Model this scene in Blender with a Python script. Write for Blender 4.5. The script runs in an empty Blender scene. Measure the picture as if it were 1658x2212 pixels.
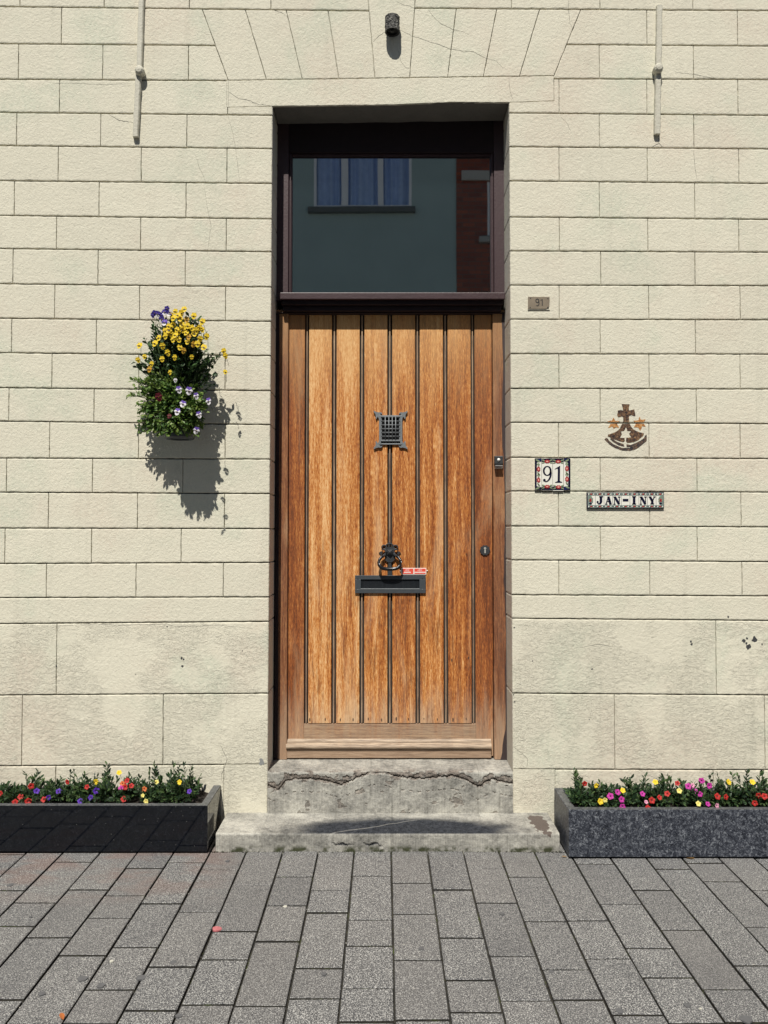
import bpy, bmesh, math, random
from mathutils import Vector, Matrix, noise
C = bpy.context.scene
R = random.Random(7)
PI = math.pi

# ------------------------------------------------------------------ camera, world, sun, exposure
CY, CZ, K = -3.4, 1.297, 1658.0
TILT = math.atan(46 / K)
cam = bpy.data.cameras.new('camera')
cam.sensor_fit = 'HORIZONTAL'; cam.sensor_width = 36; cam.lens = 36
cam.clip_start = 0.05; cam.clip_end = 400
camo = bpy.data.objects.new('camera', cam); C.collection.objects.link(camo)
camo.location = (0, CY, CZ); camo.rotation_euler = (PI / 2 + TILT, 0, 0)
C.camera = camo

SUN = Vector((0.2, 1.0, -1.5)).normalized()
w = bpy.data.worlds.new('World'); C.world = w; w.use_nodes = True
nt = w.node_tree; bg = nt.nodes['Background']
sky = nt.nodes.new('ShaderNodeTexSky'); sky.sky_type = 'NISHITA'; sky.sun_disc = False
sky.sun_elevation = math.asin(-SUN.z); sky.sun_rotation = PI + math.atan(0.2)
sky.dust_density = 0.6
nt.links.new(sky.outputs[0], bg.inputs[0]); bg.inputs[1].default_value = 0.062
sl = bpy.data.lights.new('sun', 'SUN'); sl.energy = 5.0; sl.angle = math.radians(0.5); sl.color = (1, 0.955, 0.87)
so = bpy.data.objects.new('sun', sl); C.collection.objects.link(so)
so.rotation_euler = SUN.to_track_quat('-Z', 'Y').to_euler(); so.location = (-2, -8, 12)
vs = C.view_settings; vs.view_transform = 'Standard'; vs.look = 'None'; vs.gamma = 1; vs.exposure = 0.17
C.cycles.max_bounces = 8

# ------------------------------------------------------------------ helpers
def at(px, py, Y):
    """measured point of the photo (1658 wide) on the plane y=Y -> (x, z)"""
    a = (px - 829) / K; b = -(py - 1105.5) / K
    dy = math.cos(TILT) - b * math.sin(TILT); dz = b * math.cos(TILT) + math.sin(TILT)
    t = (Y - CY) / dy
    return a * t, CZ + dz * t
def P3(px, py, Y):
    x, z = at(px, py, Y); return Vector((x, Y, z))
def ground(px, py):
    a = (px - 829) / K; b = -(py - 1105.5) / K
    dy = math.cos(TILT) - b * math.sin(TILT); dz = b * math.cos(TILT) + math.sin(TILT)
    t = -CZ / dz
    return a * t, CY + dy * t

def tag(o, label=None, cat=None, group=None, kind=None):
    if label: o['label'] = label
    if cat: o['category'] = cat
    if group: o['group'] = group
    if kind: o['kind'] = kind
    return o
def thing(name, loc, label=None, cat=None, group=None, kind=None):
    o = bpy.data.objects.new(name, None); C.collection.objects.link(o)
    o.location = loc; o.empty_display_size = 0.05
    return tag(o, label, cat, group, kind)
def rootloc(o):
    while o.parent: o = o.parent
    return Vector(o.location)

class MB:
    def __init__(s): s.v = []; s.f = []; s.m = []; s.a = []
    def add(s, vs, fs, mi=0, tone=0.0):
        b = len(s.v); s.v += [tuple(p) for p in vs]
        for f in fs: s.f.append(tuple(b + i for i in f)); s.m.append(mi); s.a.append(tone)
        return s
    def box(s, x0, x1, y0, y1, z0, z1, ch=0.0, mi=0, tone=0.0):
        if ch <= 0:
            vs = [(x, y, z) for x in (x0, x1) for y in (y0, y1) for z in (z0, z1)]
            return s.add(vs, [(0, 1, 3, 2), (4, 6, 7, 5), (0, 4, 5, 1), (2, 3, 7, 6), (0, 2, 6, 4), (1, 5, 7, 3)], mi, tone)
        bm = bmesh.new(); bmesh.ops.create_cube(bm, size=1)
        for v in bm.verts:
            v.co = Vector(((x0 + x1) / 2 + v.co.x * (x1 - x0), (y0 + y1) / 2 + v.co.y * (y1 - y0), (z0 + z1) / 2 + v.co.z * (z1 - z0)))
        bmesh.ops.bevel(bm, geom=bm.edges[:], offset=ch, segments=2, profile=0.5, affect='EDGES')
        bm.verts.index_update()
        s.add([v.co.copy() for v in bm.verts], [[v.index for v in f.verts] for f in bm.faces], mi, tone); bm.free(); return s
    def prism(s, poly, yf, yb, mi=0, tone=0.0, side=None):
        """poly in (x,z); yf is the side that faces the street"""
        A = sum(poly[i][0] * poly[(i + 1) % len(poly)][1] - poly[(i + 1) % len(poly)][0] * poly[i][1] for i in range(len(poly)))
        if A < 0: poly = poly[::-1]
        n = len(poly)
        vs = [(x, yf, z) for x, z in poly] + [(x, yb, z) for x, z in poly]
        s.add(vs, [tuple(range(n))] , mi, tone)
        s.add(vs, [(n + i, n + (i + 1) % n, (i + 1) % n, i) for i in range(n)] + [tuple(range(2 * n - 1, n - 1, -1))], mi if side is None else side, tone); return s
    def tube(s, pts, rad, n=8, mi=0, tone=0.0, caps=True):
        pts = [Vector(p) for p in pts]
        if not hasattr(rad, '__len__'): rad = [rad] * len(pts)
        vs = []; fs = []
        up = Vector((0.13, 0.31, 0.94))
        for i, p in enumerate(pts):
            d = (pts[min(i + 1, len(pts) - 1)] - pts[max(i - 1, 0)])
            if d.length < 1e-9: d = Vector((0, 0, 1))
            d.normalize()
            a = d.cross(up)
            if a.length < 0.05: a = d.cross(Vector((1, 0, 0)))
            a.normalize(); b = d.cross(a)
            up = b.cross(d) if False else up
            for k in range(n):
                t = 2 * PI * k / n
                vs.append(p + rad[i] * (math.cos(t) * a + math.sin(t) * b))
        for i in range(len(pts) - 1):
            for k in range(n):
                k2 = (k + 1) % n
                fs.append((i * n + k, i * n + k2, (i + 1) * n + k2, (i + 1) * n + k))
        if caps: fs += [tuple(range(n - 1, -1, -1)), tuple(range((len(pts) - 1) * n, len(pts) * n))]
        return s.add(vs, fs, mi, tone)
    def lathe(s, c, prof, axis='Z', n=28, mi=0):
        """prof: (radius, height) pairs along the axis"""
        vs = []; fs = []
        for r, h in prof:
            for k in range(n):
                t = 2 * PI * k / n
                if axis == 'Z': vs.append((c[0] + r * math.cos(t), c[1] + r * math.sin(t), c[2] + h))
                else: vs.append((c[0] + r * math.cos(t), c[1] - h, c[2] + r * math.sin(t)))
        for i in range(len(prof) - 1):
            for k in range(n):
                fs.append((i * n + k, i * n + (k + 1) % n, (i + 1) * n + (k + 1) % n, (i + 1) * n + k))
        fs += [tuple(range(n - 1, -1, -1)), tuple(range((len(prof) - 1) * n, len(prof) * n))]
        return s.add(vs, fs, mi)
    def stroke(s, pts, wid, yf, yb, mi=0):
        """flat stroke with its own width per point, in (x,z)"""
        if not hasattr(wid, '__len__'): wid = [wid] * len(pts)
        L = []; Rr = []
        for i, p in enumerate(pts):
            a = pts[max(i - 1, 0)]; b = pts[min(i + 1, len(pts) - 1)]
            dx, dz = b[0] - a[0], b[1] - a[1]; l = math.hypot(dx, dz) or 1
            nx, nz = -dz / l, dx / l; h = wid[i] / 2
            L.append((p[0] + nx * h, p[1] + nz * h)); Rr.append((p[0] - nx * h, p[1] - nz * h))
        for i in range(len(pts) - 1):
            s.prism([L[i], L[i + 1], Rr[i + 1], Rr[i]], yf, yb, mi)
        return s
    def build(s, name, mats, parent=None, loc=None, smooth=False, recalc=False):
        L = rootloc(parent) if parent else Vector(loc or (0, 0, 0))
        me = bpy.data.meshes.new(name)
        me.from_pydata([(x - L.x, y - L.y, z - L.z) for x, y, z in s.v], [], s.f)
        if not isinstance(mats, (list, tuple)): mats = [mats]
        for m in mats: me.materials.append(m)
        me.polygons.foreach_set('material_index', s.m)
        if any(s.a):
            at_ = me.attributes.new('tone', 'FLOAT', 'FACE'); at_.data.foreach_set('value', s.a)
        if smooth: me.polygons.foreach_set('use_smooth', [True] * len(s.f))
        if recalc:
            bm = bmesh.new(); bm.from_mesh(me); bmesh.ops.recalc_face_normals(bm, faces=bm.faces[:]); bm.to_mesh(me); bm.free()
        me.update()
        o = bpy.data.objects.new(name, me); C.collection.objects.link(o)
        if parent: o.parent = parent
        else: o.location = L
        return o

# ------------------------------------------------------------------ materials
class G:
    def __init__(s, name):
        s.mat = bpy.data.materials.new(name); s.mat.use_nodes = True
        s.t = s.mat.node_tree; s.b = s.t.nodes['Principled BSDF']; s.o = s.t.nodes['Material Output']
        s.tc = s.t.nodes.new('ShaderNodeTexCoord').outputs['Object']
    def n(s, typ, **kw):
        nd = s.t.nodes.new(typ)
        for k, v in kw.items():
            if k in ('operation', 'blend_type', 'data_type', 'attribute_name', 'feature', 'distance', 'wave_type', 'bands_direction', 'interpolation_type'): setattr(nd, k, v)
        return nd
    def l(s, a, b): s.t.links.new(a, b)
    def sc(s, v, src=None):
        m = s.n('ShaderNodeMapping'); m.inputs['Scale'].default_value = v; s.l(src or s.tc, m.inputs[0]); return m.outputs[0]
    def off(s, v, src=None):
        m = s.n('ShaderNodeMapping'); m.inputs['Location'].default_value = v; s.l(src or s.tc, m.inputs[0]); return m.outputs[0]
    def noise(s, scale, detail=4, rough=.55, src=None, dist=0):
        m = s.n('ShaderNodeTexNoise'); m.inputs['Scale'].default_value = scale; m.inputs['Detail'].default_value = detail
        m.inputs['Roughness'].default_value = rough; m.inputs['Distortion'].default_value = dist
        s.l(src or s.tc, m.inputs['Vector']); return m.outputs['Fac']
    def vor(s, scale, src=None, out='Distance', feature='F1'):
        m = s.n('ShaderNodeTexVoronoi', feature=feature); m.inputs['Scale'].default_value = scale
        s.l(src or s.tc, m.inputs['Vector']); return m.outputs[out]
    def ramp(s, src, stops, const=False):
        m = s.n('ShaderNodeValToRGB'); e = m.color_ramp.elements
        while len(e) < len(stops): e.new(0.5)
        for i, (p, c) in enumerate(stops):
            e[i].position = p; e[i].color = (c[0], c[1], c[2], 1) if hasattr(c, '__len__') else (c, c, c, 1)
        if const: m.color_ramp.interpolation = 'CONSTANT'
        s.l(src, m.inputs[0]); return m.outputs[0]
    def math(s, op, a, b=None, c=None):
        m = s.n('ShaderNodeMath', operation=op)
        for i, x in enumerate((a, b, c)):
            if x is None: continue
            if isinstance(x, (int, float)): m.inputs[i].default_value = x
            else: s.l(x, m.inputs[i])
        return m.outputs[0]
    def mix(s, f, a, b, bt='MIX'):
        m = s.n('ShaderNodeMix', data_type='RGBA', blend_type=bt)
        for i, x in ((0, f), (6, a), (7, b)):
            if isinstance(x, (int, float)): m.inputs[i].default_value = x
            elif isinstance(x, tuple): m.inputs[i].default_value = (x[0], x[1], x[2], 1)
            else: s.l(x, m.inputs[i])
        return m.outputs[2]
    def attr(s, name):
        m = s.n('ShaderNodeAttribute', attribute_name=name); return m.outputs['Fac']
    def xyz(s, src=None):
        m = s.n('ShaderNodeSeparateXYZ'); s.l(src or s.tc, m.inputs[0]); return m.outputs
    def bump(s, h, dist, strength=1.0, prev=None):
        m = s.n('ShaderNodeBump'); m.inputs['Distance'].default_value = dist; m.inputs['Strength'].default_value = strength
        s.l(h, m.inputs['Height'])
        if prev: s.l(prev, m.inputs['Normal'])
        return m.outputs[0]
    def fin(s, col=None, rough=.6, nrm=None, metal=0, spec=None, ior=None):
        if col is not None:
            if isinstance(col, tuple): s.b.inputs['Base Color'].default_value = (*col, 1)
            else: s.l(col, s.b.inputs['Base Color'])
        if isinstance(rough, (int, float)): s.b.inputs['Roughness'].default_value = rough
        else: s.l(rough, s.b.inputs['Roughness'])
        if nrm: s.l(nrm, s.b.inputs['Normal'])
        s.b.inputs['Metallic'].default_value = metal
        if spec is not None: s.b.inputs['Specular IOR Level'].default_value = spec
        if ior: s.b.inputs['IOR'].default_value = ior
        return s.mat
    def ell(s, cx, cz, rx, rz, soft, nz=0.35, ns=18, axes=(0, 2)):
        """1 inside a noisy ellipse, 0 outside"""
        x = s.xyz(); u = s.math('DIVIDE', s.math('SUBTRACT', x[axes[0]], cx), rx); v = s.math('DIVIDE', s.math('SUBTRACT', x[axes[1]], cz), rz)
        d = s.math('SQRT', s.math('ADD', s.math('MULTIPLY', u, u), s.math('MULTIPLY', v, v)))
        d = s.math('ADD', d, s.math('MULTIPLY', s.math('SUBTRACT', s.noise(ns, 4), .5), nz * 2))
        return s.ramp(d, [(max(0, .5 - soft / 2), 1), (min(1, .5 + soft / 2), 0)]) if False else s.math('SUBTRACT', 1, s.sstep(d, 1 - soft, 1 + soft))
    def sstep(s, x, a, b):
        m = s.n('ShaderNodeMapRange'); m.interpolation_type = 'SMOOTHSTEP'
        m.inputs['From Min'].default_value = a; m.inputs['From Max'].default_value = b
        if isinstance(x, (int, float)): m.inputs[0].default_value = x
        else: s.l(x, m.inputs[0])
        return m.outputs[0]

def flat(name, col, rough=.5, metal=0, var=.15, scale=30, bump=0.0, bs=80, spec=None):
    g = G(name)
    c = g.mix(g.noise(scale, 3), tuple(x * (1 - var) for x in col), tuple(min(1, x * (1 + var)) for x in col))
    nm = g.bump(g.noise(bs, 3), bump) if bump else None
    return g.fin(c, rough, nm, metal, spec)

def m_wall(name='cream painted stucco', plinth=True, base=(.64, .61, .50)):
    g = G(name)
    big = g.noise(1.7, 4, .55); b2 = g.noise(3.1, 4, .6, g.off((7, 3, 5)))
    c = g.mix(g.sstep(big, .47, .66), base, (.615, .55, .45))
    c = g.mix(g.sstep(b2, .5, .68), c, (.555, .565, .455))
    fine = g.noise(60, 6, .7)
    c = g.mix(g.sstep(fine, .35, .75), c, tuple(x * 1.07 for x in base))
    dirt = g.noise(9, 6, .65, g.sc((1, 1, .6)))
    c = g.mix(g.math('MULTIPLY', g.sstep(dirt, .55, .8), .28), c, (.40, .38, .31))
    tn = g.attr('tone')
    c = g.mix(g.math('MULTIPLY', tn, .16), c, (.48, .455, .37))
    dr = g.noise(1, 5, .65, g.sc((14, 1, .9)))
    c = g.mix(g.math('MULTIPLY', g.sstep(dr, .54, .78), .32), c, (.38, .37, .30))
    z = g.xyz()[2]
    st = g.noise(75, 5, .62, dist=.6); st2 = g.noise(230, 3, .6)
    h = g.math('ADD', st, g.math('MULTIPLY', st2, .35))
    h = g.math('ADD', h, g.math('MULTIPLY', g.noise(12, 3), .8))
    if plinth:
        mk = g.math('MULTIPLY', g.math('SUBTRACT', 1, g.sstep(z, .895, .925)), g.sstep(g.noise(4.2, 4, .6, g.off((2, 9, 1))), .40, .52))
        fl = g.noise(34, 8, .74, g.sc((1, 1, 1.7)), dist=.7)
        flk = g.math('ADD', g.sstep(fl, .44, .49), g.sstep(fl, .55, .60))
        h = g.math('ADD', h, g.math('MULTIPLY', g.math('MULTIPLY', flk, mk), .30))
    nm = g.bump(h, .0036, .85)
    return g.fin(c, .93, nm, spec=.2)
M_WALL = m_wall()
M_IRONPAINT = flat('painted iron', (.50, .48, .40), .7, var=.18, scale=40, bump=.002, bs=120)
M_CRACK = flat('crack shadow', (.10, .095, .08), .95)
M_CHIP = flat('shade in plaster chips', (.045, .047, .05), .95, var=.5, scale=120, bump=.003, bs=200)  # dark colour stands for the shade inside chips; the pieces are flat
M_SOFFIT = flat('shade-darkened plaster', (.17, .16, .14), .95, var=.2, scale=14, bump=.002, bs=60)  # soffit colour darkened with the shade under the lintel

def z0_(g): return g.xyz()[2]
def m_wood(name, tint=1.0, weather=.0, horiz=False, dark=1.0):
    g = G(name)
    t = g.attr('tone')
    cx = g.n('ShaderNodeCombineXYZ'); g.l(g.math('MULTIPLY', t, 7.3), cx.inputs[0]); g.l(g.math('MULTIPLY', t, 3.1), cx.inputs[2])
    va = g.n('ShaderNodeVectorMath', operation='ADD'); g.l(g.tc, va.inputs[0]); g.l(cx.outputs[0], va.inputs[1]); v = va.outputs[0]
    S = (lambda a, b: (b, 1, a)) if horiz else (lambda a, b: (a, 1, b))
    g1 = g.noise(1, 5, .6, g.sc(S(34, 1.6), v), dist=.3)
    g2 = g.noise(1, 6, .7, g.sc(S(170, 9), v), dist=.4)
    g3 = g.noise(1, 4, .75, g.sc(S(330, 42), v))
    k = g.math('ADD', g.math('MULTIPLY', g1, .27), g.math('ADD', g.math('MULTIPLY', g2, .32), g.math('MULTIPLY', g3, .45)))
    k = g.math('ADD', k, g.math('MULTIPLY', g.math('SUBTRACT', t, .5), .10))
    d = dark
    c = g.ramp(k, [(.425, (.10 * d, .028 * d, .008 * d)), (.487, (.29 * d, .080 * d, .017 * d)), (.53, (.44 * d, .155 * d, .034 * d)), (.565, (.58 * d, .245 * d, .066 * d)), (.625, (.76 * d, .47 * d, .22 * d))])
    # weathering: bleached patches and greyed foot of the boards
    blot = g.noise(1, 5, .65, g.sc(S(9, 1.3), v), dist=.5)
    z = g.xyz()[2]
    foot = g.math('SUBTRACT', 1, g.sstep(g.math('ADD', z, g.math('MULTIPLY', g.noise(1, 4, .6, g.sc((40, 1, 3))), .5)), .30, .62))
    c = g.mix(g.math('MULTIPLY', g.sstep(blot, .50, .70), .5), c, (.66, .43, .24))
    if not horiz:
        sun_ = g.sstep(g.math('ADD', z0_(g), g.math('MULTIPLY', g.noise(1, 5, .6, g.sc((16, 1, 1.6), v)), .9)), 1.95, 2.75)
        c = g.mix(g.math('MULTIPLY', sun_, .62), c, (.70, .44, .19))
    c = g.mix(g.math('MULTIPLY', foot, .62), c, (.50, .39, .27) if not horiz else (.36, .27, .18))
    if weather: c = g.mix(weather, c, g.ramp(g2, [(.35, (.12, .095, .075)), (.6, (.46, .38, .29))]))
    spk = g.math('MULTIPLY', g.sstep(g.noise(1, 3, .8, g.sc(S(230, 22), v)), .66, .74), .6)
    c = g.mix(spk, c, (.075, .03, .015))
    c = g.mix(g.math('MULTIPLY', g.sstep(g.math('SUBTRACT', .5, t), .0, .35), .27), c, (.22, .078, .034))
    if not horiz:
        low = g.math('SUBTRACT', 1, g.sstep(z, .7, 1.35))
        c = g.mix(g.math('MULTIPLY', g.math('MULTIPLY', low, g.sstep(g.noise(1, 5, .7, g.sc(S(60, 5), v)), .50, .66)), .62), c, (.13, .045, .018))
    nm = g.bump(g.math('ADD', g2, g3), .0012, .8)
    return g.fin(c, g.ramp(g2, [(.3, .62), (.7, .5)]), nm, spec=.35)
M_WOOD = m_wood('weathered varnished boards')
M_WOODH = m_wood('weathered rail', weather=.35, horiz=True, dark=.75)
M_WOODG = m_wood('greyed weatherboard', weather=.75, horiz=True, dark=.8)
M_JAMB = m_wood('old jamb wood', weather=.15, dark=.6)
M_BEAD = m_wood('worn bead wood', weather=.55, dark=.42)
M_GROOVE = flat('dark groove', (.035, .026, .02), .9)
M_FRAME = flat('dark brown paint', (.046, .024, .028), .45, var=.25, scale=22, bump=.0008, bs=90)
M_FRAME_SHADE = flat('shade-darkened brown paint', (.022, .014, .016), .6, var=.25, scale=22, spec=.25)  # darker copy of the frame paint, shade under head and ledge painted in
M_IRON = flat('black painted iron', (.055, .060, .066), .38, metal=.35, var=.3, scale=60, bump=.0006, bs=300)
M_IRONG = flat('grey cast metal', (.20, .215, .225), .5, metal=.4, var=.2, scale=60, bump=.0006, bs=300)
M_BLACK = flat('black void', (.004, .004, .005), .8)
M_BRUSH = flat('black bristles', (.007, .010, .014), .6, var=.8, scale=400)
M_CHROME = flat('polished steel', (.62, .62, .60), .22, metal=1, var=.05)
M_WHITEB = flat('white enamel', (.80, .80, .76), .3, var=.03)
M_BRASS = flat('tarnished brass', (.225, .185, .135), .5, metal=.25, var=.25, scale=35, bump=.0006, bs=120)
M_DIGIT = flat('blackened digits', (.012, .012, .014), .6)
M_TILEW = flat('white glaze', (.74, .73, .66), .18, var=.03)
M_TILEB = flat('cobalt glaze', (.012, .018, .075), .2, var=.5, scale=60)
M_TILEK = flat('navy black glaze', (.008, .009, .028), .2, var=.3)
M_TILER = flat('red glaze', (.33, .035, .04), .25, var=.4, scale=300)
M_TILEP = flat('pink glaze', (.72, .36, .30), .25, var=.2)
M_TILEG = flat('sage glaze', (.22, .27, .17), .25, var=.4, scale=300)
M_TILET = flat('grey green glaze', (.19, .24, .22), .25, var=.5, scale=260)
M_CLAY = flat('tile edge', (.09, .075, .07), .8)
M_RED = flat('red label', (.70, .085, .055), .4, var=.06)
M_LABELW = flat('white lettering', (.85, .82, .76), .4, var=.03)

def m_emblem(name, a, b, c3):
    g = G(name)
    k = g.noise(95, 6, .75, dist=.8)
    c = g.ramp(k, [(.38, a), (.5, b), (.62, c3)])
    return g.fin(c, .9, g.bump(k, .004, 1.0))
M_EMB = m_emblem('rough brown stone inlay', (.014, .010, .012), (.085, .046, .028), (.30, .17, .08))
M_EMBO = m_emblem('rough orange stone inlay', (.20, .07, .02), (.46, .20, .06), (.62, .36, .14))
M_EMBK = m_emblem('rough dark stone inlay', (.012, .012, .018), (.055, .04, .036), (.20, .12, .07))

def m_paver():
    g = G('speckled concrete pavers')
    t = g.attr('tone')
    sp = g.noise(230, 3, .8); sp2 = g.vor(330)
    k = g.math('ADD', g.math('MULTIPLY', sp, .7), g.math('MULTIPLY', sp2, .35))
    c = g.ramp(k, [(.39, (.014, .015, .019)), (.48, (.080, .080, .084)), (.555, (.160, .158, .154)), (.655, (.44, .435, .415))])
    c = g.mix(g.math('MULTIPLY', g.sstep(t, .1, .95), .28), c, (.085, .083, .085), 'MIX')
    c = g.mix(g.math('MULTIPLY', g.sstep(g.math('FRACT', g.math('MULTIPLY', t, 7.7)), .3, 1), .18), c, (.20, .185, .17))
    big = g.noise(2.3, 5, .6)
    c = g.mix(g.math('MULTIPLY', g.sstep(big, .42, .7), .40), c, g.mix(.5, c, (.10, .10, .10)))
    # reddish rain stains in front of the left planter
    x = g.xyz(); near = g.math('MULTIPLY', g.math('SUBTRACT', 1, g.sstep(x[0], -.75, -.5)), g.sstep(x[1], -.75, -.42))
    c = g.mix(g.math('MULTIPLY', g.math('MULTIPLY', near, g.sstep(g.noise(3.3, 4, .6, g.sc((1.2, 3, 1))), .42, .62)), .38), c, (.20, .115, .09))
    dk = g.noise(11, 5, .7); c = g.mix(g.math('MULTIPLY', g.sstep(dk, .66, .74), .5), c, (.07, .07, .07))
    c = g.mix(g.math('MULTIPLY', g.sstep(g.noise(5.5, 6, .7, g.off((3, 1, 0))), .5, .72), .4), c, g.mix(.6, c, (.055, .055, .06)))
    nm = g.bump(k, .0016, .9)
    return g.fin(c, .8, nm, spec=.3)
M_PAVER = m_paver()
def m_joint():
    g = G('joint sand and moss')
    c = g.ramp(g.noise(14, 5, .7), [(.42, (.016, .015, .013)), (.58, (.035, .032, .024)), (.68, (.05, .065, .018))])
    return g.fin(c, .95, g.bump(g.noise(150, 4), .004))
M_JOINT = m_joint()
M_GUM = flat('old chewing gum', (.095, .095, .098), .8, var=.3, scale=90)
M_GUMW = flat('pale gum', (.45, .44, .38), .8, var=.1)
M_GUMR = flat('pink paint mark', (.42, .13, .14), .8, var=.45, scale=160)

SYF_ = ground(829, 1839)[1]
def m_stone(name, step=False):
    g = G(name)
    br = g.attr('brk')
    n1 = g.noise(7, 6, .65); n2 = g.noise(60, 5, .7)
    c = g.ramp(g.math('ADD', g.math('MULTIPLY', n1, .6), g.math('MULTIPLY', n2, .4)), [(.36, (.14, .137, .125)), (.48, (.31, .30, .27)), (.60, (.49, .475, .42))])
    st = g.noise(1, 4, .6, g.sc((45, 1, 3)))
    c = g.mix(g.math('MULTIPLY', g.sstep(st, .56, .74), .45), c, (.12, .115, .10))
    c = g.mix(br, c, g.ramp(n2, [(.35, (.055, .045, .04)), (.6, (.23, .19, .16))]))
    if step:
        e = g.ell(.09, -.195, .46, .13, .26, .22, 12, (0, 1)); e = g.math('MULTIPLY', g.math('MULTIPLY', e, .985), g.sstep(g.xyz()[1], SYF_ - .002, SYF_ + .006))
        c = g.mix(e, c, g.ramp(n2, [(.38, (.007, .010, .016)), (.64, (.042, .048, .060))]))
        e2 = g.ell(.655, -.13, .036, .10, .03, .9, 24, (0, 1)); c = g.mix(e2, c, (.12, .098, .085))
        # pale vein in the slab
        x = g.xyz(); vy = g.math('ADD', g.math('MULTIPLY', x[0], .40), -.145)
        vd = g.math('ABSOLUTE', g.math('SUBTRACT', g.math('SUBTRACT', x[1], g.math('MULTIPLY', g.math('SUBTRACT', g.noise(9, 3), .5), .035)), vy))
        vm = g.math('MULTIPLY', g.math('MULTIPLY', g.math('SUBTRACT', 1, g.sstep(vd, .002, .005)), g.sstep(x[0], -.32, -.25)), g.math('SUBTRACT', 1, g.sstep(x[0], .10, .16)))
        vm = g.math('MULTIPLY', vm, g.sstep(x[1], -.262, -.255))
        c = g.mix(g.math('MULTIPLY', vm, .28), c, (.50, .49, .45))
        fr = g.math('SUBTRACT', 1, g.sstep(x[2], .010, .03)); c = g.mix(g.math('MULTIPLY', fr, g.sstep(g.noise(24, 4), .40, .6)), c, (.05, .055, .028))
    wv = g.n('ShaderNodeTexWave', wave_type='BANDS', bands_direction='X'); wv.inputs['Scale'].default_value = 46; wv.inputs['Distortion'].default_value = .6
    g.l(g.tc, wv.inputs['Vector'])
    h = g.math('ADD', g.math('MULTIPLY', wv.outputs['Fac'], .55), g.math('MULTIPLY', n2, 1.2))
    h = g.math('ADD', h, g.math('MULTIPLY', g.noise(18, 5, .7), 1.5))
    return g.fin(c, .85, g.bump(h, .003, .9), spec=.3)
M_SILL = m_stone('worn bluestone sill'); M_STEP = m_stone('worn bluestone step', True)

def m_granite(name, dark, mid, light, rough, spec=.5, fleck=.5):
    g = G(name)
    a = g.noise(80, 5, .8, dist=1.2); v = g.vor(150)
    c = g.ramp(a, [(.40, dark), (.52, mid), (.66, light)])
    fl = g.math('SUBTRACT', 1, g.sstep(g.vor(42), .035, .07)); c = g.mix(g.math('MULTIPLY', fl, fleck), c, (.5, .5, .46))
    return g.fin(c, rough, g.bump(g.math('ADD', a, v), .0006, .5) if rough > .2 else None, spec=spec)
M_GRL = m_granite('polished black granite', (.002, .003, .005), (.004, .005, .008), (.012, .014, .019), .06, .42, .30)
M_GRR = m_granite('blue grey speckled granite', (.006, .008, .014), (.040, .046, .062), (.23, .245, .27), .42, .5, .5)
M_GRT = m_granite('granite rim', (.035, .038, .042), (.09, .094, .098), (.18, .18, .18), .4, .5, .3)
M_SOIL = flat('potting soil', (.020, .014, .010), .95, var=.6, scale=90, bump=.01, bs=120)
M_POT = flat('grey plastic pot', (.045, .052, .058), .5, var=.1)

def m_leaf(name, col, tr=.25, rough=.45):
    g = G(name)
    c = g.mix(g.noise(45, 3), tuple(x * .7 for x in col), tuple(x * 1.35 for x in col))
    g.fin(c, rough, spec=.35)
    t = g.n('ShaderNodeBsdfTranslucent'); g.l(c, t.inputs['Color'])
    mx = g.n('ShaderNodeMixShader'); mx.inputs[0].default_value = tr
    g.l(g.b.outputs[0], mx.inputs[1]); g.l(t.outputs[0], mx.inputs[2]); g.l(mx.outputs[0], g.o.inputs[0])
    return g.mat
LEAFD = [m_leaf('deep green leaf', (.030, .064, .024)), m_leaf('mid green leaf', (.055, .110, .034)), m_leaf('dusky leaf', (.018, .034, .018)), m_leaf('stem', (.07, .11, .04))]
LEAFL = [m_leaf('fresh green leaf', (.10, .175, .035)), m_leaf('yellow green leaf', (.17, .24, .055)), m_leaf('green leaf', (.055, .115, .028)), m_leaf('pale stem', (.10, .13, .05))]
LEAFP = [m_leaf('petunia leaf', (.028, .060, .022)), m_leaf('pale petunia leaf', (.065, .11, .036)), m_leaf('dark petunia leaf', (.014, .032, .014)), m_leaf('petunia stem', (.08, .10, .05))]
PET = {k: m_leaf(k + ' petal', c, .2, .6) for k, c in dict(yellow=(.74, .54, .03), amber=(.52, .30, .03), violet=(.055, .035, .26), white=(.72, .70, .74), lilac=(.17, .10, .46), wine=(.12, .008, .018), red=(.42, .022, .018), purple=(.085, .022, .34), magenta=(.46, .035, .29), pink=(.66, .30, .42), orange=(.62, .16, .05), cream=(.74, .66, .20)).items()}
M_EYE = m_leaf('dark flower eye', (.012, .006, .010), 0); M_YEYE = m_leaf('yellow flower eye', (.65, .40, .02), 0)

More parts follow.
